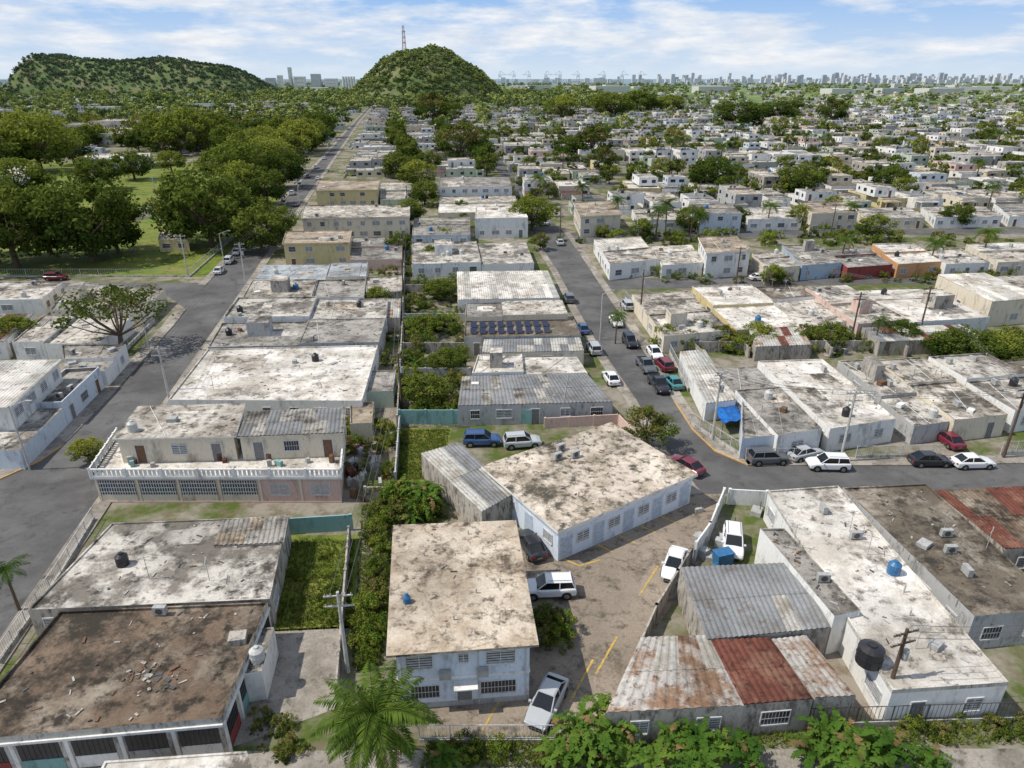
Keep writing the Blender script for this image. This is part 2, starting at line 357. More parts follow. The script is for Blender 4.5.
strip('pavement',LK,.16,2.0,0,.12,CONC); strip('kerb',LK[:5],0,.15,0,.135,ORNG); strip('kerb',LK[4:],0,.15,0,.135,CONC)
strip('pavement',RK,-1.7,-.16,0,.12,CONC); strip('kerb',RK,-.15,0,0,.135,CONC)
strip('pavement',LK2,.16,1.8,0,.12,CONC)
strip('pavement',RL,.16,1.5,0,.12,CONC); strip('kerb',RL,0,.15,0,.135,CONC)
strip('pavement',RR,.16,1.6,0,.12,CONC) ; strip('kerb',RR[:7],0,.15,0,.135,CONC); strip('kerb',RR[6:],0,.15,0,.135,ORNG)
strip('pavement',[(748,466),(900,466),(1250,460)],.16,1.8,0,.12,CONC); strip('kerb',[(748,466),(900,466),(1250,460)],0,.15,0,.135,CONC)
def line(mb,a,b,w=.14,z=.03,mat=YELL):
    A=Vector(P2(*a));B=Vector(P2(*b)); d=(B-A).normalized(); n=Vector((-d.y,d.x))*w/2
    mb.face([(*(A-n),z),(*(B-n),z),(*(B+n),z),(*(A+n),z)],mat)
mb=MB()
for a,b in [((640,595),(658,566)),((596,674),(617,637)),((570,702),(593,660)),((556,556),(580,566)),((590,541),(612,552)),((612,532),(635,543)),((634,523),(656,533)),((655,514),(676,523)),((580,566),(600,560)),((480,735),(500,700))]: line(mb,a,b,.17)
mb.obj('parking_marking')
# ---------- hero buildings ----------
q=[P2(x,y,5.6) for x,y in [(393,525),(516,520),(539,645),(386,656)]]
mb=MB(); p=ccw(q); w=inset(p,.55)
mb.prism(w,0,5.42,W_apt,top=False)
volume(mb,q,5.42,5.6,W_trim,R_beige,par=0,win=False,slab=.18,trim=R_beige2)
for i in range(4):
    a=w[i];b=w[(i+1)%4]; L=math.dist(a,b); d=((b[0]-a[0])/L,(b[1]-a[1])/L); n=(d[1],-d[0])
    mb.wbox(a,d,n,0,L,2.62,2.82,0,.06,W_white); mb.wbox(a,d,n,0,L,0,.5,0,.02,W_grey)
    if n[1]<-.8:
        window(mb,a,d,n,L*.17,1.7,3.75,4.85,'louvre'); window(mb,a,d,n,L*.5,.6,4.1,4.8,'louvre'); window(mb,a,d,n,L*.78,1.9,3.75,4.85,'louvre')
        window(mb,a,d,n,L*.2,1.9,1.0,2.1,'bars'); window(mb,a,d,n,L*.50,1.0,.5,2.2,'door'); window(mb,a,d,n,L*.76,2.4,1.0,2.1,'bars')
        mb.wbox(a,d,n,L*.42,L*.6,2.3,2.4,0,.9,W_white)
        for t in (.36,.64): mb.box(a[0]+d[0]*L*t+n[0]*.3,a[1]+d[1]*L*t+n[1]*.3,3.0,.8,.4,.55,ACM,math.atan2(d[1],d[0]))
        for t in (.03,.61,.97): A=(a[0]+d[0]*L*t+n[0]*.08,a[1]+d[1]*L*t+n[1]*.08); mb.tube((*A,.1),(*A,5.4),.05,.05,IRONW,6)
    elif n[0]>.5 or n[0]<-.5:
        for t in (.12,.3,.5,.7,.88):
            window(mb,a,d,n,L*t,1.4,3.75,4.85,'louvre'); window(mb,a,d,n,L*t,1.4,1.0,2.1,'bars')
x,y=P2(407,602,5.6); tank(mb,x,y,5.6,.28,.45,TANKBL)
for u,v in ((.6,.12),(.25,.3),(.8,.55),(.45,.8),(.62,.62)):
    x,y=lerp(q,u,v); mb.tube((x,y,5.6),(x,y,6.0),.06,.06,ACM,6)
weather(mb,q,5.6,0,bits=12,pipe=False)
mb.obj('apartment_building')
q=[P2(x,y,3.6) for x,y in [(481,466),(611,422),(698,474),(558,532)]]
mb=MB(); volume(mb,q,0,3.6,W_apt,R_beige2,par=.0,over=.35,win=False,slab=.3,trim=W_white)
p=inset(ccw(q),.35)
for i in range(4):
    a=p[i];b=p[(i+1)%4]; L=math.dist(a,b); d=((b[0]-a[0])/L,(b[1]-a[1])/L); n=(d[1],-d[0])
    if n[1]<-.2:
        k=9 if L>14 else 4
        for j in range(k):
            s=(j+.5)*L/k
            if j%2==0: mb.wbox(a,d,n,s-.7,s+.7,.1,2.5,0,.03,FRAME); mb.wbox(a,d,n,s-.6,s+.6,.15,2.4,.03,.045,PANEL)
            else: window(mb,a,d,n,s,1.3,1.3,2.3,'louvre')
        mb.wbox(a,d,n,0,L,2.9,3.1,0,.05,W_white)
for u,v in ((.5,.15),(.42,.25),(.52,.3)):
    x,y=lerp(q,u,v); ac(mb,x,y,3.6,.6)
for _ in range(6): x,y=lerp(q,R.random()*.9+.05,R.random()*.9+.05); mb.tube((x,y,3.6),(x,y,4.1),.06,.06,ACM,6)
weather(mb,q,3.6,0,bits=16,pipe=False); mb.obj('clinic_building')
house('sheet_metal_shed',[(421,454),(459,443),(514,494),(482,512)],2.9,W_dirty,[M_white,M_grey,M_white],par=0,rib=True,win=False,cl=0)
mb=MB()
q=[P2(x,y,3.1) for x,y in [(118,436),(346,430),(342,478),(90,478)]]; volume(mb,q,0,3.1,W_pink,R_clean,par=0,over=.3,win=False,trim=W_white)
p=ccw(q); w=inset(p,.3)
for i in range(4):
    a=w[i];b=w[(i+1)%4]; L=math.dist(a,b); d=((b[0]-a[0])/L,(b[1]-a[1])/L); n=(d[1],-d[0])
    A=p[i];B=p[(i+1)%4]; LL=math.dist(A,B)
    if n[1]<-.7 or abs(n[0])>.7:
        mb.wbox(A,d,n,0,LL,4.0,4.12,-.16,0.01,W_white); mb.wbox(A,d,n,0,LL,3.1,3.3,-.13,0.01,W_white)
        k=int(LL/.45)
        for j in range(k): mb.wbox(A,d,n,(j+.2)*LL/k,(j+.8)*LL/k,3.3,4.0,-.1,-.02,W_white)
        for j in range(8): mb.wbox(A,d,n,j*LL/7.0-.12*(j>0),j*LL/7.0+.12*(j<7),3.1,4.2,-.17,.03,W_white)
    if n[1]<-.7:
        for j in range(6):
            s0=L*j/6+.25; s1=L*(j+1)/6-.25
            mb.wbox(a,d,n,s0,s1,.2,2.6,0,.015,W_pink if j>3 else GLASS)
            mb.wbox(a,d,n,s0-.24,s0-.02,.2,2.85,.0,.12,W_cream)
            if j<=3:
                for t in range(14): u=s0+(t+.5)*(s1-s0)/14; mb.wbox(a,d,n,u-.045,u+.045,.9,2.6,.02,.05,IRONW)
                for t in (1.3,1.8,2.3): mb.wbox(a,d,n,s0,s1,t-.06,t+.06,.051,.065,IRONW)
                mb.wbox(a,d,n,s0,s1,.2,.95,.02,.06,W_cream)
            else: window(mb,a,d,n,(s0+s1)/2,1.9,1.0,2.2,'louvre')
        mb.wbox(a,d,n,0,L,0,.2,0,.14,W_pink)
q=[P2(x,y,6.2) for x,y in [(138,406),(246,403),(236,436),(112,439)]]; volume(mb,q,3.1,6.2,W_cream,R_white,par=0,over=.35,trim=W_white); clutter(mb,q,6.2,2); weather(mb,q,6.2,1)
q=[P2(x,y,6.0) for x,y in [(247,412),(346,408),(344,433),(237,437)]]; volume(mb,q,3.1,6.0,W_cream,[M_grey,M_grey,R_grey],par=0,over=.2,rib=True)
q=[P2(x,y,3.1) for x,y in [(120,455),(340,450),(338,474),(100,475)]]
for _ in range(12): x,y=lerp(q,R.random(),R.uniform(.3,.7)); mb.box(x,y,3.11,R.uniform(.3,.9),.4,R.uniform(.4,.9),R.choice([WOOD,ACM,W_teal,M_rust]),R.random()*3)
mb.obj('two_storey_house')
# bottom-left building with open bays
q=[P2(x,y,3.1) for x,y in [(60,613),(268,604),(222,720),(-50,744)]]
mb=MB(); volume(mb,q,0,3.1,W_trim,R_brown,par=.22,win=False,trim=W_trim); p=ccw(q)
for i in range(4):
    a=p[i];b=p[(i+1)%4]; L=math.dist(a,b); d=((b[0]-a[0])/L,(b[1]-a[1])/L); n=(d[1],-d[0])
    if n[1]<-.7 or n[0]>.6:
        k=5 if n[1]<-.7 else 4
        for j in range(k):
            s0=L*j/k+.35; s1=L*(j+1)/k-.35
            mb.wbox(a,d,n,s0,s1,1.1,2.5,0,.012,GLASS); mb.wbox(a,d,n,s0,s1,.1,1.1,0,.05,[W_mar,W_teal,W_white,W_grey,W_white][j%5]); mb.wbox(a,d,n,s0-.35,s0-.1,0,2.6,0,.1,W_white)
            for t in range(1,8): u=s0+t*(s1-s0)/8; mb.wbox(a,d,n,u-.015,u+.015,1.1,2.5,.02,.04,IRON)
        mb.wbox(a,d,n,0,L,2.6,2.8,0,.12,W_white)
weather(mb,q,3.1,0,bits=36,pipe=False)
c0=lerp(q,.62,.62)
for _ in range(34): mb.box(c0[0]+R.gauss(0,1.0),c0[1]+R.gauss(0,.6),3.11+R.uniform(0,.03),R.uniform(.1,.7),R.uniform(.06,.3),R.uniform(.02,.09),R.choice([WOOD,IRON,W_dirty]),R.random()*3)
x,y=lerp(q,.5,.06); ac(mb,x,y,3.1); x,y=lerp(q,.93,.35); mb.box(x,y,3.1,1.2,1.0,.5,W_dirty,.2)
mb.obj('abandoned_house')
for nm,px,z,wl,rf,k in [
 ('house',[(112,524),(288,517),(270,600),(28,611)],2.9,W_dirty,R_mix,dict(par=.12,cl=4,nosplit=True,npch=1)),
 ('lean_to_roof',[(222,521),(289,516),(284,543),(214,546)],3.1,W_dirty,[R_tan,R_grey,R_grey],dict(par=0,rib=True,win=False,cl=0,posts=True)),
 ('carport',[(226,632),(274,628),(262,672),(236,676)],2.6,W_white,R_grey,dict(par=.1,cl=1)),
 ('house',[(105,762),(247,752),(262,800),(80,812)],2.9,W_white,R_clean,dict(par=.1,cl=0)),
 ('house',[(208,350),(378,346),(362,402),(168,401)],2.95,W_white,R_clean,dict(cl=6,nosplit=True,npch=2)),
 ('house',[(222,324),(386,321),(379,345),(208,348)],2.8,W_grey,R_grey,dict(cl=4)),
 ('house',[(238,301),(388,299),(386,319),(224,321)],3.0,W_white,R_mix,dict(cl=4)),
 ('house',[(252,281),(366,279),(364,297),(242,299)],2.9,W_blue,R_white,dict(cl=3)),
 ('house',[(264,263),(368,263),(366,277),(254,279)],3.3,W_cream,R_blue,dict(cl=3)),
 ('shed',[(352,300),(401,299),(400,318),(350,318)],2.4,W_dirty,[M_white,M_rustw],dict(par=0,rib=True,win=False,cl=0)),
 ('shed',[(366,278),(402,277),(402,292),(366,293)],2.5,W_dirty,R_white,dict(cl=1)),
 ('shed',[(362,372),(396,371),(393,392),(360,393)],2.3,W_green,R_grey,dict(cl=0)),
 ('shed',[(350,404),(374,403),(372,424),(350,425)],2.3,W_cream,R_tan,dict(cl=0)),
 ('two_storey_house',[(286,232),(352,231),(350,243),(282,244)],5.6,W_yel,R_tan,dict(cl=2,over=.3)),
 ('house',[(352,238),(402,238),(402,258),(350,259)],2.9,W_pink,R_grey,dict(cl=3)),
 ('two_storey_house',[(304,206),(410,205),(410,217),(301,219)],5.8,W_cream,R_white,dict(cl=4,over=.3)),
 ('two_storey_house',[(319,181),(380,181),(378,190),(315,191)],5.6,W_yel,R_tan,dict(cl=3,over=.3)),
 ('house',[(380,183),(412,183),(412,198),(380,199)],2.9,W_green,R_white,dict(cl=2)),
 ('two_storey_house',[(440,177),(508,177),(512,187),(438,188)],5.4,W_white,R_grey,dict(cl=3)),
 ('house',[(440,197),(515,196),(520,211),(438,212)],2.9,W_cream,R_white,dict(cl=3)),
 ('house',[(414,217),(470,216),(470,235),(412,236)],2.9,W_blue,R_grey,dict(cl=3)),
 ('two_storey_house',[(476,207),(522,206),(528,218),(475,219)],5.3,W_white,R_clean,dict(cl=2)),
 ('house',[(412,243),(526,241),(534,261),(412,265)],2.9,W_white,R_mix,dict(cl=4)),
 ('house',[(457,272),(548,271),(560,298),(458,300)],2.9,W_white,[R_clean,M_white,R_clean],dict(par=0,rib=True,cl=0)),
 ('house',[(466,304),(562,302),(568,316),(465,318)],2.8,W_cream,R_grey,dict(cl=3)),
 ('house',[(465,322),(574,320),(581,336),(464,338)],3.0,W_grey,R_dark,dict(cl=0)),
 ('house',[(484,340),(580,338),(584,351),(482,353)],2.8,W_cream,[M_grey,M_white],dict(par=0,rib=True,cl=0)),
 ('house',[(478,356),(577,354),(588,371),(472,374)],3.0,W_white,R_clean,dict(cl=3)),
 ('house',[(462,377),(586,373),(613,402),(458,406)],2.8,W_grey,[M_grey,R_grey,M_grey],dict(par=0,rib=True,cl=1)),
 ('two_storey_house',[(573,203),(611,201),(622,215),(580,217)],5.6,W_cream,R_tan,dict(cl=2,over=.3)),
 ('house',[(632,208),(680,207),(690,220),(638,221)],2.9,W_white,R_white,dict(cl=3)),
 ('two_storey_house',[(690,205),(730,204),(742,214),(700,215)],5.4,W_blue,R_grey,dict(cl=3)),
 ('house',[(740,208),(790,207),(802,220),(748,221)],2.9,W_white,R_clean,dict(cl=3)),
 ('two_storey_house',[(800,203),(845,202),(858,213),(812,214)],5.4,W_cream,R_tan,dict(cl=3)),
 ('house',[(855,207),(910,206),(925,218),(868,219)],2.9,W_cream,R_mix,dict(cl=3)),
 ('house',[(922,206),(985,205),(1002,217),(936,218)],2.9,W_white,R_white,dict(cl=3)),
 ('house',[(994,204),(1060,203),(1080,215),(1010,216)],3.1,W_white,R_grey,dict(cl=3)),
 ('house',[(594,240),(640,237),(660,261),(610,267)],3.0,W_white,R_clean,dict(cl=3)),
 ('house',[(652,245),(692,243),(703,263),(662,266)],2.9,W_white,R_white,dict(cl=3)),
 ('two_storey_house',[(698,238),(736,236),(752,251),(706,254)],5.6,W_white,R_tan,dict(cl=2,over=.3)),
 ('house',[(752,254),(782,252),(800,268),(766,271)],2.9,W_cream,R_white,dict(cl=2)),
 ('house',[(782,246),(818,245),(842,264),(802,267)],3.0,W_sky,R_grey,dict(cl=2)),
 ('house',[(822,250),(866,248),(893,264),(848,267)],3.0,W_mar,R_grey,dict(cl=2)),
 ('house',[(872,246),(912,245),(942,262),(898,265)],3.0,W_or,R_clean,dict(cl=2)),
 ('house',[(918,250),(960,248),(990,263),(946,265)],2.9,W_white,R_mix,dict(cl=3)),
 ('house',[(966,246),(1020,244),(1056,261),(998,263)],2.9,W_cream,R_white,dict(cl=3)),
 ('house',[(632,293),(688,290),(730,331),(664,337)],2.9,W_cream,R_mix,dict(cl=5)),
 ('house',[(692,287),(750,285),(800,324),(737,328)],2.9,W_yel,R_clean,dict(cl=4)),
 ('house',[(755,288),(800,286),(852,318),(806,326)],2.7,W_white,R_dark,dict(cl=4)),
 ('house',[(805,289),(846,287),(908,320),(858,325)],2.9,W_pink,R_white,dict(cl=4)),
 ('house',[(852,289),(922,287),(990,318),(914,323)],2.8,W_white,R_clean,dict(cl=5)),
 ('apartment_house',[(938,275),(985,273),(1044,298),(992,302)],4.6,W_cream,[M_white,R_clean],dict(par=0,rib=True,cl=0)),
 ('house',[(992,275),(1060,272),(1130,300),(1048,300)],3.2,W_white,R_white,dict(cl=3)),
 ('shed',[(748,328),(800,327),(812,345),(756,347)],2.4,W_dirty,[M_rustw,M_white,M_rust],dict(par=0,rib=True,win=False,cl=0)),
 ('shed',[(862,328),(960,325),(985,338),(880,342)],2.4,W_dirty,[M_white,M_grey,M_rust],dict(par=0,rib=True,win=False,cl=0)),
 ('carport',[(680,352),(705,350),(736,400),(706,404)],2.5,W_white,[M_white,R_clean],dict(par=0,rib=True,win=False,cl=0)),
 ('house',[(712,366),(756,364),(822,430),(778,437)],3.0,W_white,R_grey,dict(cl=5)),
 ('house',[(742,400),(760,399),(784,436),(742,440)],2.6,W_blue,R_grey,dict(cl=1)),
 ('house',[(758,362),(822,360),(896,420),(830,430)],2.95,W_white,R_clean,dict(cl=5,nosplit=True,npch=2)),
 ('house',[(838,362),(872,360),(950,419),(915,424)],2.8,W_grey,R_mix,dict(cl=4)),
 ('house',[(876,361),(922,358),(1008,414),(955,420)],3.0,W_cream,R_white,dict(cl=4)),
 ('house',[(928,360),(985,356),(1077,404),(1015,412)],2.9,W_white,R_mix,dict(cl=4)),
 ('house',[(1000,362),(1060,356),(1150,400),(1085,406)],2.9,W_white,R_dark,dict(cl=2)),
 ('warehouse',[(768,492),(838,487),(1008,684),(892,692)],3.2,W_white,R_clean,dict(cl=9,trim=W_trim,nosplit=True,npch=0)),
 ('annex',[(760,530),(784,530),(860,612),(834,618)],3.6,W_white,R_grey,dict(cl=2,win=False,nosplit=True,npch=0)),
 ('house',[(842,489),(926,485),(1062,610),(974,618)],3.2,W_grey,R_dark,dict(cl=6,nosplit=True,npch=0)),
 ('house',[(934,491),(1042,486),(1100,545),(1005,549)],3.1,W_dirty,[M_rust,R_brown,R_brown],dict(par=0,rib=True,cl=0)),
 ('carport',[(680,568),(797,563),(830,628),(707,640)],3.1,W_dirty,[M_grey,M_grey,M_grey,M_white],dict(par=0,rib=True,win=False,cl=0)),
 ('workshop_shed',[(641,638),(708,636),(744,706),(606,713)],3.0,W_dirty,[M_white,M_white,M_rustw],dict(par=0,rib=True,win=True,cl=0)),
 ('workshop_shed',[(709,641),(770,638),(813,699),(742,705)],2.95,W_dirty,[M_rust],dict(par=0,rib=True,win=True,cl=0)),
 ('workshop_shed',[(771,640),(806,636),(856,696),(815,698)],2.8,W_dirty,[M_rustw,M_rust,M_white],dict(par=0,rib=True,win=True,cl=0)),
 ('house',[(1030,560),(1100,556),(1200,640),(1100,650)],3,W_white,R_white,dict(cl=2)),
 ('two_storey_house',[(-60,362),(62,360),(10,408),(-130,412)],5.6,W_white,[M_white,R_clean],dict(par=0,rib=True,over=.4,cl=0)),
 ('house',[(66,372),(100,370),(18,448),(-30,448)],2.8,W_blue,R_grey,dict(cl=3,par=.5)),
 ('house',[(62,346),(126,345),(104,368),(64,370)],2.9,W_white,R_grey,dict(cl=2)),
 ('house',[(-90,284),(64,282),(42,300),(-120,303)],2.9,W_white,R_mix,dict(cl=4)),
 ('house',[(72,283),(165,288),(140,311),(50,311)],3.0,W_cream,R_grey,dict(cl=4)),
 ('house',[(-100,316),(34,314),(4,342),(-140,344)],2.9,W_white,[M_rust,R_brown,R_grey],dict(par=0,rib=True,cl=0)),
 ('house',[(44,316),(132,316),(98,343),(12,343)],2.9,W_white,R_white,dict(cl=3)),
]:
    house(nm,px,z,wl,rf,**k)
mb=MB(); q=[P2(x,y,3.05) for x,y in [(465,322),(574,320),(581,336),(464,338)]]
for r_ in (.3,.7):
    for i in range(9):
        x,y=lerp(q,.08+i*.08,r_); solar(mb,x,y,3.0,.05,1)
mb.obj('solar_panels')
mb=MB(); x,y=P2(868,662,3.2); tank(mb,x,y,3.2,.85,1.3); mb.obj('water_tank')
# ---------- walls & fences ----------
def wall(name,px,h,mat,th=.15):
    mb=MB()
    for i in range(len(px)-1):
        A=Vector(P2(*px[i]));B=Vector(P2(*px[i+1])); d=(B-A).normalized(); n=Vector((-d.y,d.x))*th/2
        mb.prism([A-n,B-n,B+n,A+n],0,h,mat)
        L=(B-A).length; k=max(1,int(L/3))
        for j in range(k+1):
            c=A+d*L*j/k; mb.box(c.x,c.y,0,th+.12,th+.12,h+.08,mat,math.atan2(d.y,d.x))
    return mb.obj(name)
def fence(name,px,h,mat,sp=.3,base=0):
    mb=MB()
    for i in range(len(px)-1):
        A=Vector(P2(*px[i]));B=Vector(P2(*px[i+1])); d=(B-A); L=d.length; d.normalize(); a=math.atan2(d.y,d.x)
        C=(A+B)/2
        if base: mb.box(C.x,C.y,0,L,.14,base,W_trim,a)
        for z in (base+.1,h-.05): mb.box(C.x,C.y,z,L,.04,.04,mat,a)
        k=int(L/sp)
        for j in range(k+1):
            c=A+d*L*j/max(1,k); t=.07 if j%8==0 else .02; mb.box(c.x,c.y,base,t,t,h-base,mat,a)
    return mb.obj(name)
wall('boundary_wall',[(722,505),(708,540),(694,560)],2.0,W_white); wall('boundary_wall',[(690,562),(676,585),(655,620),(640,655)],1.6,W_dirty)
wall('boundary_wall',[(728,504),(765,506)],1.8,W_white)
wall('boundary_wall',[(405,240),(403,330),(398,428)],1.8,W_dirty)
wall('boundary_wall',[(366,500),(392,500)],1.6,W_dirty); wall('boundary_wall',[(350,540),(338,700)],1.5,W_dirty)
wall('boundary_wall',[(400,424),(530,424)],2.0,W_teal); wall('boundary_wall',[(400,428),(396,485)],1.6,W_grey)
wall('boundary_wall',[(545,428),(618,424),(640,448)],1.4,W_pink)
wall('boundary_wall',[(290,534),(352,530)],1.8,W_teal)
wall('boundary_wall',[(680,352),(1100,350)],1.8,W_dirty)
for y in (292,322,352,378): wall('boundary_wall',[(404,y),(470,y)],1.6,R.choice([W_dirty,W_grey,W_green]))
for x0,y0 in ((700,352),(748,350),(830,350),(905,349),(975,348)): wall('boundary_wall',[(x0,y0+8),(x0-18,y0-12)],1.7,W_dirty)
fence('metal_fence',[(420,742),(600,742)],1.6,IRONW,.25,.3); fence('metal_fence',[(606,735),(1010,722)],1.9,IRON,.3,.5)
fence('metal_fence',[(745,461),(800,461)],1.7,IRONW,.22,.5); fence('metal_fence',[(855,459),(940,457)],1.7,IRONW,.22,.5); fence('metal_fence',[(1000,455),(1100,452)],1.8,IRONW,.22,.5)
fence('metal_fence',[(690,425),(742,458)],1.8,IRONW,.22,.4); fence('metal_fence',[(625,300),(668,352),(688,392)],1.8,IRONW,.22,.6)
fence('park_fence',[(-100,277),(190,277),(232,240)],1.8,IRONW,.5,.3)
fence('metal_fence',[(-10,462),(35,446),(100,378),(155,322)],1.8,IRONW,.3,.6)
fence('metal_fence',[(0,665),(62,575),(95,520)],1.5,IRONW,.25,.4)
fence('metal_fence',[(615,272),(800,271),(1050,265)],1.6,IRONW,.3,.7)
# ---------- cars ----------
mP,nt,b=newmat('car_paint'); oi=N(nt,'ShaderNodeObjectInfo'); nt.links.new(oi.outputs['Color'],b.inputs['Base Color']); b.inputs['Roughness'].default_value=.28; b.inputs['Coat Weight'].default_value=.6
CGL=plain('car_glass',(.012,.015,.018),.08,0,.6); TYR=plain('tyre',(.02,.02,.02),.8); HUB=plain('hub',(.4,.4,.42),.3,.8); LR=plain('tail_light',(.35,.02,.02),.3); LF=plain('head_light',(.75,.78,.8),.15); BLK=plain('trim_black',(.02,.02,.02),.5)
def car_mesh(kind):
    mb=MB()
    if kind=='sedan': st=[(-2.25,.35,.72,.70),(-2.15,.24,.92,.82),(-1.6,.2,.98,.89),(-.8,.2,.95,.90),(.6,.2,.93,.90),(1.0,.2,.92,.90),(1.6,.2,.85,.87),(2.1,.24,.74,.80),(2.25,.33,.58,.66)]; gh=[(-1.85,.96),(-1.1,1.42),(.15,1.43),(1.05,.93)]; 
    elif kind=='suv': st=[(-2.25,.4,.9,.78),(-2.18,.3,1.08,.86),(-1.5,.27,1.08,.92),(-.5,.27,1.05,.93),(.6,.27,1.04,.93),(1.0,.27,1.04,.92),(1.7,.27,.98,.9),(2.15,.3,.85,.83),(2.27,.4,.65,.7)]; gh=[(-2.12,1.07),(-1.85,1.66),(.3,1.68),(1.1,1.03)]
    else: st=[(-2.6,.45,.85,.85),(-2.55,.4,1.02,.9),(-1.5,.35,1.03,.93),(-.4,.35,1.04,.94),(.7,.35,1.05,.94),(1.1,.35,1.08,.94),(2.0,.35,1.02,.92),(2.5,.38,.9,.86),(2.62,.45,.7,.75)]; gh=[(-.65,1.03),(-.45,1.72),(.55,1.74),(1.2,1.05)]
    rings=[]
    for x,zl,zb,w in st:
        rings.append([(x,-w*.88,zl),(x,-w,zl+.14),(x,-w,zb-.22),(x,-w*.97,zb-.08),(x,-w*.86,zb),(x,0,zb+.03),(x,w*.86,zb),(x,w*.97,zb-.08),(x,w,zb-.22),(x,w,zl+.14),(x,w*.88,zl)])
    for i in range(len(rings)-1):
        for j in range(11):
            k=(j+1)%11; mb.face([rings[i][j],rings[i][k],rings[i+1][k],rings[i+1][j]],mP if j!=10 else BLK,True)
    mb.face(rings[0][::-1],mP); mb.face(rings[-1],mP)
    (x0,z0),(x1,z1),(x2,z2),(x3,z3)=gh; wb=.80 if kind=='sedan' else .84; wt=.60 if kind=='sedan' else .70
    B=[(x0,-wb*.9,z0),(x3,-wb*.92,z3),(x3,wb*.92,z3),(x0,wb*.9,z0)]; T=[(x1,-wt,z1),(x2,-wt,z2),(x2,wt,z2),(x1,wt,z1)]
    for i in range(4):
        j=(i+1)%4; mb.face([B[i],B[j],T[j],T[i]],CGL)
    e=.04; mb.face([(x1-e,-wt-.02,z1),(x2+e,-wt-.02,z2),(x2,-wt*.85,z2+.07),(x1,-wt*.85,z1+.07)],mP,True)
    mb.face([(x2+e,wt+.02,z2),(x1-e,wt+.02,z1),(x1,wt*.85,z1+.07),(x2,wt*.85,z2+.07)],mP,True)
    mb.face([(x1,-wt*.85,z1+.07),(x2,-wt*.85,z2+.07),(x2,wt*.85,z2+.07),(x1,wt*.85,z1+.07)],mP,True)
    mb.face([(x2+e,-wt-.02,z2),(x2+e,wt+.02,z2),(x2,wt*.85,z2+.07),(x2,-wt*.85,z2+.07)],mP,True)
    mb.face([(x1-e,wt+.02,z1),(x1-e,-wt-.02,z1),(x1,-wt*.85,z1+.07),(x1,wt*.85,z1+.07)],mP,True)
    for i in range(4): mb.tube(B[i],T[i],.05,.045,mP,5)
    for s in (-1,1):
        xm=(x1+x2)/2-.05; mb.tube((xm,s*wb*.93,(z0+z3)/2),(xm,s*(wt+.01),z1),.05,.045,mP,5)
        mb.box(x3-.25,s*(wb+.14),z3-.02,.14,.2,.14,mP)
        for wx in (st[0][0]+.85,st[-1][0]-.85):
            r=.33 if kind=='sedan' else .37
            yy=s*(st[3][3]-.21)
            mb.tube((wx,s*(st[3][3]-.05),r),(wx,s*(st[3][3]+.006),r),r+.07,r+.07,BLK,16)
            mb.tube((wx,yy,r),(wx,s*(st[3][3]+.02),r),r,r,TYR,16); mb.tube((wx,yy,r),(wx,s*(st[3][3]+.03),r),r*.6,r*.6,HUB,10)
        mb.box(st[-1][0]-.1,s*.58,st[-1][2]-.06,.16,.34,.13,LF,s*-.25); mb.box(st[0][0]+.04,s*.62,st[0][2]-.08,.1,.26,.18,LR)
    mb.box(st[-1][0]-.01,0,.38,.05,1.0,.16,BLK); mb.box(st[0][0],0,.5,.03,.5,.14,HUB)
    if kind=='pickup':
        mb.prism([(-2.5,-.78),(-.75,-.78),(-.75,.78),(-2.5,.78)],1.06,1.075,BLK)
        for s in (-1,1): mb.box(-1.62,s*.84,1.0,1.85,.12,.14,mP)
        mb.box(-2.54,0,1.0,.1,1.7,.14,mP)
    elif kind=='suv':
        for s in (-1,1): mb.tube((x1+.1,s*.55,z1+.12),(x2-.1,s*.55,z2+.12),.02,.02,HUB,4)
    return mb.mesh('car_'+kind)
CARS={k:car_mesh(k) for k in ('sedan','suv','pickup')}
WHT=(.72,.73,.74);SIL=(.42,.44,.46);BLKc=(.02,.02,.025);RED=(.16,.015,.03);BLU=(.03,.08,.2);TEA=(.05,.22,.24);GRY=(.10,.11,.12)
def car(x,y,hd,kind,c,z=.03):
    p=P2(x,y,.7); inst('parked_'+('car' if kind=='sedan' else kind),CARS[kind],(p[0],p[1],z),math.radians(hd),1,c)
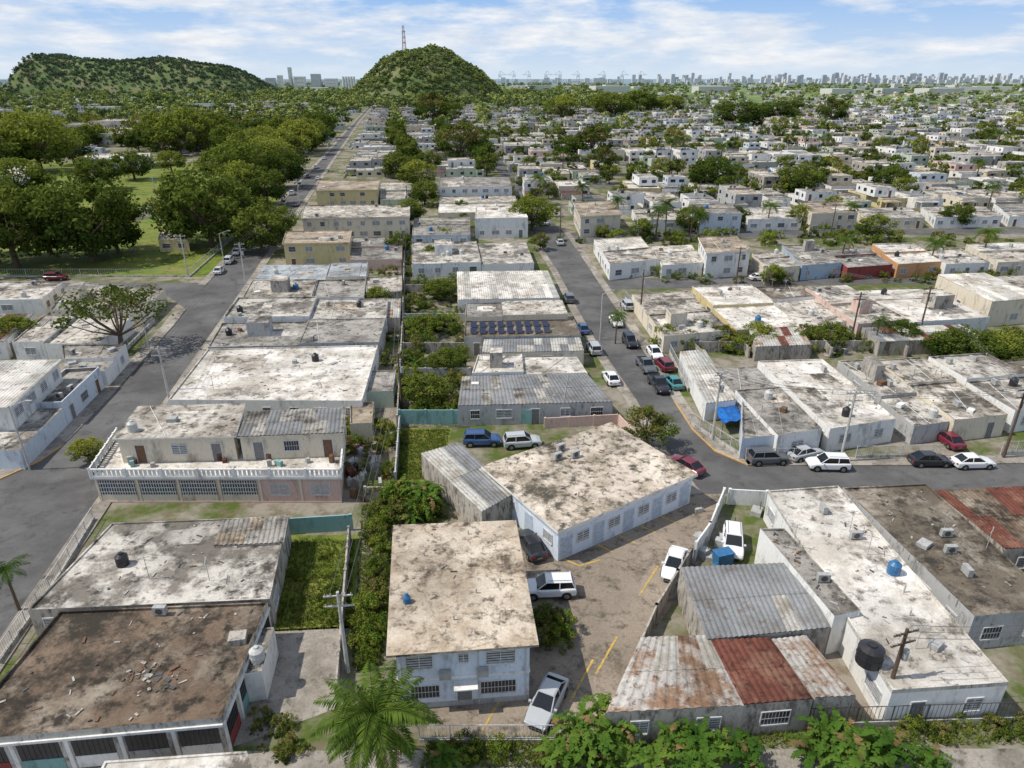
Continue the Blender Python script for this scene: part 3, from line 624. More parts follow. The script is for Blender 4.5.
for a in [(547,700,245,'sedan',SIL),(549,587,183,'suv',WHT),(531,543,110,'sedan',BLKc),(675,563,246,'sedan',WHT),(733,542,255,'suv',WHT),
 (482,439,2,'suv',BLU),(522,441,8,'suv',SIL),(686,464,125,'sedan',RED),(768,457,4,'suv',GRY),(805,452,22,'sedan',SIL),(828,463,177,'suv',WHT),(973,461,3,'sedan',WHT),
 (569,298,94,'suv',GRY),(583,328,95,'sedan',BLU),(594,348,96,'suv',SIL),(611,377,98,'sedan',WHT),(616,321,-84,'sedan',WHT),(630,341,-84,'suv',BLKc),(646,365,-82,'pickup',GRY),(659,384,-82,'pickup',BLKc),(673,381,100,'sedan',TEA),(664,364,100,'suv',RED),(627,305,95,'suv',SIL),
 (219,270,99,'sedan',WHT),(229,260,99,'suv',WHT),(237,251,99,'sedan',WHT),(244,244,99,'pickup',SIL),(250,237,99,'suv',WHT),(258,229,99,'sedan',WHT),(268,219,99,'sedan',WHT),(276,210,99,'suv',WHT),(284,202,99,'sedan',SIL),(292,193,99,'suv',WHT),(300,184,99,'sedan',WHT),(308,176,99,'sedan',GRY),(316,167,99,'suv',WHT),(324,158,99,'sedan',WHT),(296,204,99,'sedan',GRY),(318,178,99,'sedan',WHT),
 (56,277,5,'suv',RED),(545,222,94,'sedan',WHT),(528,200,94,'suv',WHT),(519,182,94,'sedan',SIL),(948,438,95,'sedan',RED),(640,230,0,'sedan',WHT),(700,229,0,'suv',WHT),(930,459,0,'sedan',BLKc),(560,242,94,'sedan',SIL),(655,352,-84,'sedan',WHT),(760,277,3,'sedan',WHT),(860,275,3,'suv',GRY)]: car(*a)
mb=MB()
q=[P2(x,y,1.6) for x,y in [(713,404),(735,402),(743,420),(722,424)]]
for i in range(6):
    for j in range(6):
        f=lambda a,b:(*lerp(q,a/6,b/6),1.7+.18*math.sin(a*2.1+b)*math.cos(b*1.7))
        mb.face([f(i,j+1),f(i+1,j+1),f(i+1,j),f(i,j)],TARP,True)
for c in inset(ccw(q),.2): mb.tube((*c,0),(*c,1.6),.04,.04,IRON,5)
mb.obj('blue_tarp_canopy')
mb=MB(); x,y=P2(722,563); mb.box(x,y,0,1.6,1.0,1.2,TANKBL,.3); mb.box(x,y,1.2,1.7,1.1,.08,TANKBL,.3); mb.obj('blue_dumpster')
for px in [(716,572),(700,548),(475,444),(495,445),(356,470),(362,480),(350,485)]:
    mb=MB(); x,y=P2(*px); tank(mb,x,y,0,.32,.7,R.choice([TANKBL,TANKW,TANKB])); mb.obj('plastic_barrel')
def junk(n,x0,x1,y0,y1):
    for i in range(n):
        mb=MB(); x,y=P2(R.uniform(x0,x1),R.uniform(y0,y1)); 
        mb.box(x,y,0,R.uniform(.4,1.4),R.uniform(.3,1.0),R.uniform(.3,1.1),R.choice([W_dirty,W_dirty,WOOD,ACM,M_rust,SLAT]),R.random()*3)
        mb.tube((x+.3,y,.0),(x+.3,y,1.4),.04,.04,IRON,5); mb.obj('yard_junk')
junk(26,344,394,425,500); junk(16,350,402,265,420); junk(10,690,760,510,560); junk(16,680,1000,338,358)
# ---------- poles & wires ----------
POLE=plain('pole_concrete',(.5,.49,.46),.8); POLEW=plain('pole_wood',(.12,.08,.055),.9)
def pole(x,y,h=10,mat=POLEW,ang=0,tr=True):
    mb=MB(); X,Y=P2(x,y); mb.tube((X,Y,0),(X,Y,h),.17,.11,mat,8)
    for k,z in enumerate((h-.4,h-1.3)): 
        mb.box(X,Y,z,2.0,.1,.1,mat,ang)
        for t in (-.9,-.5,.5,.9): mb.tube((X+t*math.cos(ang),Y+t*math.sin(ang),z+.1),(X+t*math.cos(ang),Y+t*math.sin(ang),z+.28),.04,.03,ACM,5)
    if tr: mb.tube((X+.35,Y,h-2.6),(X+.35,Y,h-1.8),.22,.22,ACM,10)
    mb.obj('utility_pole'); return (X,Y,h-.2)
def lamp(x,y,dx):
    mb=MB(); X,Y=P2(x,y); mb.tube((X,Y,0),(X,Y,8),.11,.07,POLE,8); mb.tube((X,Y,7.9),(X+dx,Y,8.6),.05,.04,POLE,6); mb.box(X+dx*1.15,Y,8.5,.7,.25,.14,ACM); mb.obj('street_lamp')
for a in [(30,470,2),(150,352,2),(225,268,2),(600,340,1.4)]: lamp(*a)
def wire(a,b,sag=.7,r=.022):
    mb=MB()
    for o in (-.9,0,.9):
        pr=None
        for i in range(11):
            t=i/10; p=(a[0]+(b[0]-a[0])*t+o*.6,a[1]+(b[1]-a[1])*t+o*.6,a[2]+(b[2]-a[2])*t-4*sag*t*(1-t))
            if pr: mb.tube(pr,p,r,r,IRON,3,False)
            pr=p
    mb.obj('power_line')
p1=pole(348,672,7.5,POLE,.1,False); p2=pole(882,712,7.5,POLEW,.3); p3=pole(1003,458,9,POLEW,.2); p4=pole(918,338,9,POLEW); p5=pole(712,440,9,POLE,.5)
p6=pole(640,318,9,POLEW,1.3); p7=pole(560,240,9,POLEW,1.3); p8=pole(404,300,8,POLEW); p9=pole(402,410,8,POLEW); p10=pole(188,275,9,POLE,0,False); p11=pole(162,225,14,POLE,0,False)
p13=pole(246,285,9,POLE,.2); p14=pole(300,206,9,POLE,.2); p15=pole(850,345,9,POLEW); p16=pole(735,290,9,POLEW)
p17=pole(1120,700,8,POLEW,.3); p18=pole(172,410,9,POLE,.2,False); p19=pole(830,238,9,POLEW); p20=pole(690,240,9,POLEW); p21=pole(408,215,9,POLEW); p22=pole(840,462,9,POLE,0,False)
for a,b in ((p1,p9),(p9,p8),(p5,p22),(p22,p3),(p5,p6),(p6,p7),(p4,p15),(p13,p14),(p16,p4),(p3,p4),(p2,p17),(p18,p13),(p7,p20),(p20,p19),(p8,p21)): wire(a,b)
# ---------- vegetation ----------
def leafm(name,c1,c2,tr=.35):
    m=bpy.data.materials.new(name); m.use_nodes=True; nt=m.node_tree; nt.nodes.clear()
    g=N(nt,'ShaderNodeNewGeometry'); oi=N(nt,'ShaderNodeObjectInfo')
    c=mixc(nt,ramp(nt,noise(nt,g.outputs['Position'],.9,3,.7),.35,.65),c1,c2)
    hs=N(nt,'ShaderNodeHueSaturation'); mr=N(nt,'ShaderNodeMapRange'); mr.inputs[3].default_value=.484; mr.inputs[4].default_value=.518; nt.links.new(oi.outputs['Random'],mr.inputs[0]); nt.links.new(mr.outputs[0],hs.inputs['Hue'])
    m2=N(nt,'ShaderNodeMapRange'); m2.inputs[3].default_value=1.3; m2.inputs[4].default_value=.7; nt.links.new(oi.outputs['Random'],m2.inputs[0]); nt.links.new(m2.outputs[0],hs.inputs['Value'])
    nt.links.new(c,hs.inputs['Color'])
    o=N(nt,'ShaderNodeOutputMaterial'); d=N(nt,'ShaderNodeBsdfDiffuse'); nt.links.new(hs.outputs[0],d.inputs[0])
    if tr:
        t=N(nt,'ShaderNodeBsdfTranslucent'); mx=N(nt,'ShaderNodeMixShader'); mx.inputs[0].default_value=tr
        nt.links.new(hs.outputs[0],t.inputs[0]); nt.links.new(d.outputs[0],mx.inputs[1]); nt.links.new(t.outputs[0],mx.inputs[2]); nt.links.new(mx.outputs[0],o.inputs[0])
    else: nt.links.new(d.outputs[0],o.inputs[0])
    return m
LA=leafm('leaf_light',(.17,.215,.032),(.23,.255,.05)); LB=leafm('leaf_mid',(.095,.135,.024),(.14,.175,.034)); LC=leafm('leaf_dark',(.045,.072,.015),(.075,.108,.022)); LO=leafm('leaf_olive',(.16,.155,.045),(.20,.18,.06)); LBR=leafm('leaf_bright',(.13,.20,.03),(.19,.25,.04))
FA=leafm('far_leaf_light',(.25,.30,.085),(.30,.33,.11),0); FB=leafm('far_leaf_mid',(.17,.225,.07),(.22,.265,.085),0); FC=leafm('far_leaf_dark',(.105,.145,.058),(.14,.18,.07),0)  # far foliage: haze put into the leaf colours, lighter and less saturated
HA=leafm('ridge_leaf',(.11,.165,.09),(.145,.195,.10),0); HB=leafm('ridge_leaf_dark',(.08,.125,.08),(.105,.15,.09),0)  # ridge foliage: bluish distance haze is part of the leaf colour
BARK=plain('bark',(.14,.10,.07),.95)
def leaves(mb,rng,C,rad,n,size,mat,flat=.75):
    d=rng.normal(size=(n,3)); d/=np.linalg.norm(d,axis=1)[:,None]
    pos=C+d*(rad*rng.uniform(.5,1.05,(n,1)))*np.array([1,1,flat])
    nr=d+rng.normal(size=(n,3))*.7+np.array([0,0,.35]); nr/=np.linalg.norm(nr,axis=1)[:,None]
    u=np.cross(nr,rng.normal(size=(n,3))); u/=np.linalg.norm(u,axis=1)[:,None]; w=np.cross(nr,u)
    s=size*rng.uniform(.6,1.4,(n,1)); a=pos+u*s; b_=pos+w*s*.6; c=pos-u*s; e=pos-w*s*.6
    i=len(mb.v); V=np.stack([a,b_,c,e],1).reshape(-1,3); mb.v.extend(map(tuple,V.tolist()))
    k=mb.mi(mat)
    mb.f.extend([(i+4*j,i+4*j+1,i+4*j+2,i+4*j+3) for j in range(n)]); mb.m.extend([k]*n); mb.sm.extend([False]*n)
def tree_mesh(name,seed,r=5,h=9,ncl=50,nl=120,leaf=.22,mats=(LA,LB,LC),trunk=True,base=.52,low=-.85):
    rng=np.random.default_rng(seed); mb=MB(); cz=h*base
    if trunk:
        mb.tube((0,0,-.3),(.15,.1,h*.25),.32*r/5,.22*r/5,BARK,8); top=(.15,.1,h*.25)
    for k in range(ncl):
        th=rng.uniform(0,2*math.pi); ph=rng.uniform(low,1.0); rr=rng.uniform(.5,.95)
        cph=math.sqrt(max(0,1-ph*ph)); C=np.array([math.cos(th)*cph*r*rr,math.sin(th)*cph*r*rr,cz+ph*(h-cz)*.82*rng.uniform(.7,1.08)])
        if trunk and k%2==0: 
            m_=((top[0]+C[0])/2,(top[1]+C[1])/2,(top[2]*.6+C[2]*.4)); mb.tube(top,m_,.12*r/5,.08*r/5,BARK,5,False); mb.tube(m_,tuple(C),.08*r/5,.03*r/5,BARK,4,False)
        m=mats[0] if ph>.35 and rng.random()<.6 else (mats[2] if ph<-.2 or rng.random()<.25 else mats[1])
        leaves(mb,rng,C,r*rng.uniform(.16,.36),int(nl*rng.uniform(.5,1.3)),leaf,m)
    return mb.mesh(name)
T_=[tree_mesh('tree_a',1,mats=(LA,LB,LC)),tree_mesh('tree_b',2,ncl=62,mats=(LB,LB,LC)),tree_mesh('tree_c',3,ncl=44,mats=(LO,LB,LC)),tree_mesh('tree_d',4,r=5,h=9,ncl=54,mats=(LA,LA,LB))]
TS=tree_mesh('tree_sparse',5,ncl=28,nl=75,leaf=.2,mats=(LO,LB,LB),low=-.3,base=.6)
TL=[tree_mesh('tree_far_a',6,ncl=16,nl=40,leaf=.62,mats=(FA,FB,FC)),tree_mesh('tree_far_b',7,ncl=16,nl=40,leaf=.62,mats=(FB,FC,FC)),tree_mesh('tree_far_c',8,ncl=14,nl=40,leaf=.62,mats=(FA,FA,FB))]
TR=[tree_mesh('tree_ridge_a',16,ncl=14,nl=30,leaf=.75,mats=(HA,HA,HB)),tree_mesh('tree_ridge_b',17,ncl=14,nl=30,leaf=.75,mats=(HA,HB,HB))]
BU=[tree_mesh('bush_a',9,r=1.3,h=1.9,ncl=20,nl=80,leaf=.08,trunk=False,base=.35,mats=(LBR,LA,LB)),tree_mesh('bush_b',10,r=1.3,h=1.6,ncl=18,nl=80,leaf=.08,trunk=False,base=.35,mats=(LA,LB,LC)),tree_mesh('bush_c',12,r=1.2,h=1.8,ncl=16,nl=70,leaf=.09,trunk=False,base=.35,mats=(LO,LB,LC))]
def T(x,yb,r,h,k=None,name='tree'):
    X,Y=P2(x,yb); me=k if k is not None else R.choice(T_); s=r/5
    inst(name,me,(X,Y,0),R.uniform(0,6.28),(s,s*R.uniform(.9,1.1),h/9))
for a in [(92,262,12,21,T_[1]),(18,268,12,22,T_[1]),(52,255,9,16,T_[2]),(-30,262,12,20,T_[1]),(118,252,8,14,T_[1]),(212,247,13,21,T_[1]),(185,238,9,15,T_[2]),(240,240,8,14,T_[1]),(262,253,7,12,T_[1]),(278,236,6,9,T_[3]),
 (42,172,17,28,T_[3]),(75,165,12,18,T_[0]),(5,175,15,20,T_[0]),(190,152,17,26,T_[3]),(165,150,14,22,T_[0]),(215,148,14,22,T_[3]),(135,180,8,13,T_[1]),(172,172,7,10,T_[3]),(100,190,9,14,T_[1]),(20,200,10,15,T_[0]),
 (250,190,12,19,T_[0]),(270,178,12,18,T_[3]),(240,205,9,15,T_[0]),(290,172,12,19,T_[0]),(300,155,13,20,T_[3]),(285,150,13,20,T_[0]),(312,150,12,19,T_[0]),(265,160,12,18,T_[3]),(320,138,13,20,T_[1]),(228,182,10,16,T_[3]),(255,170,12,19,T_[1]),(232,160,12,18,T_[0]),(268,205,8,13,T_[1]),(284,188,9,15,T_[1]),
 (532,230,6,10.5,T_[3]),(122,352,8,11,TS),(645,447,3.2,5.4,T_[2]),(90,462,1.9,3.2,T_[3]),(420,188,8,11,T_[0]),(398,178,8,11,T_[1]),(430,172,6,10,T_[1]),
 (460,165,14,22,T_[2]),(475,160,9,15,T_[2]),(590,160,14,18,T_[2]),(605,175,7,13,T_[2]),(710,190,9,13,T_[1]),(795,196,8,12,T_[1]),(812,190,6,10,T_[1]),(890,190,7,9,T_[1]),(738,128,24,24,T_[1]),(610,118,26,28,T_[3]),(640,115,26,30,T_[1]),(560,120,22,24,T_[0]),(435,125,22,30,T_[2]),(780,120,24,22,T_[1]),(830,125,16,24,T_[2]),(670,112,24,22,T_[3]),
 (965,365,4.2,6,T_[1]),(990,366,4,5.5,T_[0]),(948,360,3.5,5,T_[0]),(875,240,5,7,T_[0]),(690,232,5,8,T_[1]),(640,240,4,6,T_[0]),(770,285,3,4.5,T_[0]),(425,405,3.4,4.5,T_[1]),(448,372,2.8,4,T_[1]),(440,300,3.4,4.5,T_[3]),(432,262,3,4,T_[0]),(380,306,3,4,T_[0]),(425,335,3,3.5,T_[3]),(15,345,4,5,T_[3]),(720,345,3,3.6,T_[2]),(755,345,3,4,T_[0]),(700,340,2.6,3.6,T_[1]),(1005,372,3,4,T_[1]),
 (400,255,3.5,6,T_[1]),(408,225,5,8,T_[0]),(425,205,6,9,T_[1]),(540,250,3,4.5,T_[2]),(830,345,3,4,T_[3]),(900,345,3,4.5,T_[1]),(735,226,4,6,T_[1]),(800,228,4,7,T_[0]),(955,226,5,7,T_[1])]: T(*a)
def bushes(px_list,smin=.6,smax=1.3,name='bush'):
    for x,y in px_list:
        X,Y=P2(x,y); s=R.uniform(smin,smax); inst(name,R.choice(BU),(X,Y,-.1),R.uniform(0,6.28),(s,s,s*R.uniform(.8,1.3)))
bushes([(R.uniform(0,1)*14+360+(668-y)*.10,y) for y in [500+i*4.2 for i in range(40)]],.6,1.15)
bushes([(R.uniform(395,432),R.uniform(492,520)) for _ in range(16)],.9,1.6)
bushes([(R.uniform(538,566),R.uniform(616,646)) for _ in range(18)],.5,.95,'hedge_shrub')
bushes([(R.uniform(268,350),R.uniform(552,628)) for _ in range(40)],.2,.6)
bushes([(R.uniform(405,462),R.uniform(250,420)) for _ in range(110)],.6,1.6)
bushes([(R.uniform(660,1040),R.uniform(338,352)) for _ in range(100)],.6,1.9)
bushes([(R.uniform(610,1040),R.uniform(272,284)) for _ in range(60)],.6,1.5)
bushes([(R.uniform(560,1040),R.uniform(236,246)) for _ in range(60)],.8,2.2)
bushes([(R.uniform(340,402),R.uniform(262,480)) for _ in range(60)],.4,1.3)
bushes([(R.uniform(420,620),R.uniform(744,765)) for _ in range(16)],.4,.8)
bushes([(R.uniform(252,310),R.uniform(710,765)) for _ in range(12)],.3,.7)
bushes([(R.uniform(900,1060),R.uniform(722,740)) for _ in range(16)],.4,.8)
bushes([(R.uniform(-30,60),R.uniform(344,352)) for _ in range(14)],.8,1.5)
bushes([(R.uniform(410,520),R.uniform(190,245)) for _ in range(30)],1,2.5)
def grass(name,quads,n,h=.35,mats=(LBR,LA,LB)):
    mb=MB(); 
    for _ in range(n):
        q=R.choice(quads); x,y=lerp(q,R.random(),R.random()); m=R.choice(mats)
        for k in range(3):
            a=R.uniform(0,6.28); l=h*R.uniform(.4,1.2); w=.035; dx,dy=math.cos(a),math.sin(a)
            mb.face([(x-dy*w,y+dx*w,.01),(x+dy*w,y-dx*w,.01),(x+dx*l*.6,y+dy*l*.6,l)],m)
    return mb.obj(name)
Q=lambda l:[P2(x,y) for x,y in l]
grass('grass',[Q([(285,540),(355,540),(350,628),(262,632)]),Q([(400,430),(450,430),(440,478),(394,482)]),Q([(362,505),(396,505),(384,665),(352,668)])],9000,mats=(LBR,LA,LB,LO))
grass('grass',[Q([(430,738),(600,738),(600,768),(420,768)]),Q([(620,728),(1020,720),(1060,745),(610,750)])],3500,.4)
FR=leafm('frond',(.055,.11,.018),(.10,.16,.028)); FRD=leafm('frond_dry',(.22,.15,.07),(.28,.2,.09)); BAN=leafm('banana_leaf',(.07,.145,.024),(.125,.205,.033))
def palm_mesh(name,seed,h=7,L=3.6,nf=20,lf=26,tr=.16,lw=.045):
    rng=random.Random(seed); mb=MB(); pr=(0,0,-.2); lean=rng.uniform(.2,.7)
    for i in range(1,9):
        t=i/8; p=(lean*t*t,0,h*t); mb.tube(pr,p,tr*(1.25-.5*(t-.12)),tr*(1.25-.5*t),BARK,8,False); pr=p
    for k in range(nf):
        az=k*2.399+rng.uniform(-.2,.2); el=rng.uniform(-.25,1.25); m=FRD if el<-.15 and rng.random()<.6 else FR
        pts=[];x,y,z=pr; e=el; seg=L/9*rng.uniform(.85,1.08)
        for i in range(10):
            pts.append(Vector((x,y,z))); x+=math.cos(az)*math.cos(e)*seg; y+=math.sin(az)*math.cos(e)*seg; z+=math.sin(e)*seg; e-=rng.uniform(.16,.24)
        side=Vector((-math.sin(az),math.cos(az),0))
        for i in range(9): mb.tube(pts[i],pts[i+1],.035-.003*i,.032-.003*i,m,3,False)
        for i in range(lf):
            t=(i+1)/lf*8.8; a=int(t); f=t-a; p=pts[a].lerp(pts[a+1],f); d=(pts[a+1]-pts[a]).normalized()
            ll=.75*L/3.6*math.sin(math.pi*min(1,(.12+.88*(i/lf)))**.8)*rng.uniform(.85,1.1)+.15
            for s in (-1,1):
                dirn=(side*s*.85+d*.5+Vector((0,0,-.35+rng.uniform(-.25,.25)))).normalized(); mid=p+dirn*ll*.55; tip=p+dirn*ll+Vector((0,0,-.25*ll)); wv=d*lw
                mb.face([p-wv*.6,mid-wv,tip,mid+wv],m)
    return mb.mesh(name)
PM=[palm_mesh('palm_a',1),palm_mesh('palm_b',2,8,3.2,18),palm_mesh('palm_big',3,6.2,4.4,34,48,.2,.055)]
def palm(x,y,zc,me,s=1,hh=7):
    X,Y=P2(x,y,zc); inst('palm_tree',me,(X,Y,0),R.uniform(0,6.28),(s,s,zc/hh))
palm(374,712,6.0,PM[2],1.0,6.2)
for a in [(658,210,8,PM[0],1.3),(668,203,9,PM[1],1.2,8),(540,178,9,PM[0],1.4),(584,186,8,PM[1],1.2,8),(617,315,5,PM[0],.7),(845,240,6,PM[0],.9),(850,205,7,PM[1],1,8),(700,215,7,PM[0],1),(5,572,4,PM[1],.7,8),(935,243,6,PM[0],.9),(620,200,8,PM[1],1.1,8),(770,205,7,PM[0],1.1),(480,150,9,PM[1],1.5,8),(990,232,7,PM[0],1.1),(880,320,5,PM[0],.6)]: palm(*a)
def banana_mesh(seed):
    rng=random.Random(seed); mb=MB()
    for s in range(4):
        bx,by=rng.uniform(-.9,.9),rng.uniform(-.7,.7); h=rng.uniform(.9,2.0); mb.tube((bx,by,-.1),(bx,by,h),.11,.07,FRD if s>1 else BAN,7)
        for k in range(9):
            az=k*2.4+rng.random()*.4; e=rng.uniform(.4,1.4); x,y,z=bx,by,h; L=rng.uniform(1.3,2.3); pts=[]; M=FRD if k==0 else BAN
            n=14
            for i in range(n+1): pts.append(Vector((x,y,z))); x+=math.cos(az)*math.cos(e)*L/n; y+=math.sin(az)*math.cos(e)*L/n; z+=math.sin(e)*L/n; e-=.14
            sd=Vector((-math.sin(az),math.cos(az),0))
            for i in range(1,n):
                for q_ in (-1,1):
                    if rng.random()<.12: continue
                    W=.24*math.sin(math.pi*(i+.5)/(n+.5))**.6*rng.uniform(.7,1.1); up=Vector((0,0,rng.uniform(-.45,.35)))*W; dd=(pts[i+1]-pts[i])*rng.uniform(.0,.5)
                    mb.face([pts[i],pts[i+1],pts[i+1]+sd*q_*W+up+dd,pts[i]+sd*q_*W+up+dd],M)
    return mb.mesh('banana')
BN=[banana_mesh(1),banana_mesh(2),banana_mesh(3)]
for x,y in [(588,752),(568,766),(606,738),(655,770),(690,752),(712,760),(738,768),(700,775),(672,748),(620,765),(820,756),(845,748),(868,758),(890,765),(850,772),(835,765),(440,770),(930,770),(415,520),(408,330),(418,372),(436,322),(425,510),(400,500)]:
    X,Y=P2(x,y); s=R.uniform(.7,1.15); inst('banana_plant',R.choice(BN),(X,Y,0),R.uniform(0,6.28),s)
# ---------- procedural neighbourhood ----------
def lot_mesh(seed):
    rng=random.Random(seed); mb=MB(); w=rng.uniform(10.6,12.8); d=rng.uniform(24,30); wl=rng.choice(WALLS); rf=rng.choice(ROOFS)
    rect=lambda x0,x1,y0,y1:[(x0,y1),(x1,y1),(x1,y0),(x0,y0)]
    y0=-d/2+rng.uniform(2,6); y1=d/2-rng.uniform(3,9); z=rng.uniform(2.6,3.6); two=rng.random()<.36
    if two and rng.random()<.4: z=5.7
    ym=y0+(y1-y0)*rng.uniform(.35,.65)
    for a,b in ((y0,ym-.02),(ym+.02,y1)):
        q=rect(-w/2+rng.choice([0,0,1.5,2.5]),w/2-rng.choice([0,0,1.5,2.5]),a,b); zz=z+rng.uniform(-.5,.6); volume(mb,q,0,zz,wl,rf if rng.random()<.5 else rng.choice(ROOFS),par=rng.choice([0,.15,.35]),rng=rng,hi=False); clutter(mb,q,zz,rng.randint(1,5),rng,far=True); weather(mb,q,zz,rng.randint(0,2),rng,bits=0)
    if two and z<4:
        q2=rect(-w/2,w/2*rng.uniform(.2,1),y0+rng.uniform(0,3),y1-rng.uniform(4,9)); volume(mb,q2,z,z+2.8,rng.choice([wl,wl]+WALLS),rng.choice(ROOFS),par=.12,rng=rng,hi=False); clutter(mb,q2,z+2.8,2,rng)
    x=rng.uniform(-1,1)
    volume(mb,rect(-w/2,x,-d/2,y0-.05),0,z*.85 if z<4 else 2.7,wl,rng.choice(ROOFS),par=.1,rng=rng,hi=False,posts=rng.random()<.5)
    if rng.random()<.8: volume(mb,rect(x-rng.uniform(0,3),w/2,y1+.7,d/2),0,2.3,W_dirty,rng.choice([M_white,M_grey,M_rustw,R_grey,R_white,M_rust]),par=0,rng=rng,win=False)
    mb.prism(rect(-w/2,w/2,-d/2-.2,-d/2-.35),0,1.1,wl)
    return mb.mesh('lot_house'),two
LOTS=[lot_mesh(200+i) for i in range(44)]
far_trees=[]; 
A4=math.radians(4.0); ET=(-math.sin(A4),math.cos(A4)); ES=(math.cos(A4),math.sin(A4))
roads=MB()
def place_lot(X,Y,rot):
    me,two=R.choice(LOTS); inst('two_storey_house' if two else 'house',me,(X,Y,0),rot)
t=218.0
while t<1080:
    for half in (0,1):
        tc=t+15+half*31; smin=14+(6 if tc<400 else -5); s=smin+8; smax=.86*tc+60
        while s<smax:
            if R.random()<(.92 if tc<700 else .82) :
                X=s*ES[0]+tc*ET[0]; Y=s*ES[1]+tc*ET[1]; place_lot(X,Y,A4+(math.pi if half else 0)+R.uniform(-.03,.03))
            for _ in range(3):
              if R.random()<.42:
                ss=s+R.uniform(-6,6); tt=t+30.5+R.uniform(-5,5) if R.random()<.6 else tc+(-15 if half==0 else 15); far_trees.append((ss*ES[0]+tt*ET[0],ss*ES[1]+tt*ET[1],R.uniform(.35,1.0)*(1 if tc<650 else .8)))
            if R.random()<.10:
                ss=s+R.uniform(-6,6); tt=tc+R.choice([-15,15]); inst('palm_tree',PM[R.randrange(2)],(ss*ES[0]+tt*ET[0],ss*ES[1]+tt*ET[1],0),R.uniform(0,6.28),R.uniform(.8,1.4))
            s+=12.9
            if R.random()<.07: 
                s+=11; far_trees.append((s*ES[0]-10+tc*ET[0],s*ES[1]+tc*ET[1],R.uniform(.9,1.6)))
    ts=t+67
    pts=[(s*ES[0]+q*ET[0],s*ES[1]+q*ET[1],.022) for s,q in ((0,ts-4.5),(.9*ts+100,ts-4.5),(.9*ts+100,ts+4),(0,ts+4))]; roads.face(pts,ASPH)
    t+=72
roads.obj('road')
A9=math.radians(9.3)
for Y in np.arange(318,1050,13.2):
    xl=-79-(Y-276)*.164+6; xr=(4-(Y-276)*.05)-9
    n=max(1,int((xr-xl)/29)); 
    for i in range(n):
        X=xl+ (i+.5)*(xr-xl)/n
        if R.random()<.85: place_lot(X,Y,math.radians(6)+(-math.pi/2 if i%2==0 else math.pi/2))
        if R.random()<.7: far_trees.append((X+R.uniform(10,18),Y+R.uniform(-4,4),R.uniform(.6,1.5)))
for i in range(680):
    Y=R.uniform(400,1100); xr=-79-(Y-276)*.164-14; X=R.uniform(-.82*Y-60,xr)
    if R.random()<.28: place_lot(X,Y,A9+R.choice([0,1.57]))
    far_trees.append((X+R.uniform(8,25)*.7-8,Y+R.uniform(-12,12),R.uniform(.8,1.9)))
for i in range(34):
    Y=R.uniform(480,1100); xr=-79-(Y-276)*.164-40; X=R.uniform(-.8*Y,xr); mb=MB(); a,b_=R.uniform(20,50),R.uniform(18,38); h=R.uniform(6,11)
    c,s=math.cos(A9),math.sin(A9); q=[(X+c*x-s*y,Y+s*x+c*y) for x,y in ((-a/2,b_/2),(a/2,b_/2),(a/2,-b_/2),(-a/2,-b_/2))]
    volume(mb,q,0,h,R.choice([W_white,W_blue,W_cream]),R.choice([R_clean,R_white,R_grey]),par=.4,hi=False); clutter(mb,q,h,6); mb.obj('commercial_building')
for px,z,wl in [([(0,166),(28,166),(30,176),(-5,176)],6,W_white),([(95,128),(135,128),(136,134),(92,134)],7,W_white),([(85,155),(150,153),(150,158),(82,160)],5,W_blue),([(160,232),(185,232),(188,240),(158,240)],3,W_yel),([(-40,132),(20,130),(22,138),(-45,140)],9,W_cream)]:
    house('park_building',px,z,wl,R_clean,cl=1)
# ---------- distant mass trees via face instancing ----------
def instancer(name,items,me):
    v=[];f=[]
    for X,Y,Z,s in items:
        a=R.uniform(0,6.28); i=len(v)
        for k in range(4): t=a+k*math.pi/2; v.append((X+math.cos(t)*s*.7071,Y+math.sin(t)*s*.7071,Z))
        f.append((i,i+1,i+2,i+3))
    m=bpy.data.meshes.new(name); m.from_pydata(v,[],f); o=bpy.data.objects.new(name,m); COL.objects.link(o)
    o.instance_type='FACES'; o.use_instance_faces_scale=True; o.show_instancer_for_render=False; o.show_instancer_for_viewport=False
    c=bpy.data.objects.new('foliage',me); COL.objects.link(c); c.parent=o
    return o
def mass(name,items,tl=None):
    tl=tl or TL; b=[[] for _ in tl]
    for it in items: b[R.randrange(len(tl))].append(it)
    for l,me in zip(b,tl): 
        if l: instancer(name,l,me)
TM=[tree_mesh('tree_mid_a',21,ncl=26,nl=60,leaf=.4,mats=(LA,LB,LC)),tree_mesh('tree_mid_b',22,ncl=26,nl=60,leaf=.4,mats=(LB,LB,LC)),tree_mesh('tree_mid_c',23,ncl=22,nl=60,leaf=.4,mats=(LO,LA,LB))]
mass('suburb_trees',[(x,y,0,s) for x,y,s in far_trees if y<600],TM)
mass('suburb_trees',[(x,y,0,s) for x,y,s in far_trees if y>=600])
it=[]
for i in range(2800):
    Y=R.uniform(980,2300)*R.choice([1,1,.95]); X=R.uniform(-.75*Y-50,.75*Y+50)
    u=X/Y
    dens=.95 if -.35<u<.12 else .55 if u<0 else .3
    if R.random()<dens: it.append((X,Y,0,R.uniform(1.1,2.1)*(1 if u<.12 else .75)))
for i in range(1500):
    Y=R.uniform(2200,5200); X=R.uniform(-.8*Y,.8*Y); it.append((X,Y,0,R.uniform(1.2,2.4)))
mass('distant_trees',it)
for i in range(620):
    Y=R.uniform(1080,2100); u=R.uniform(-.8,.85); 
    if -.3<u<.08 and R.random()<.7: continue
    place_lot(u*Y,Y,R.uniform(0,3))
mb=MB(); DWH=plain('distant_hall',(.62,.62,.60),.9)
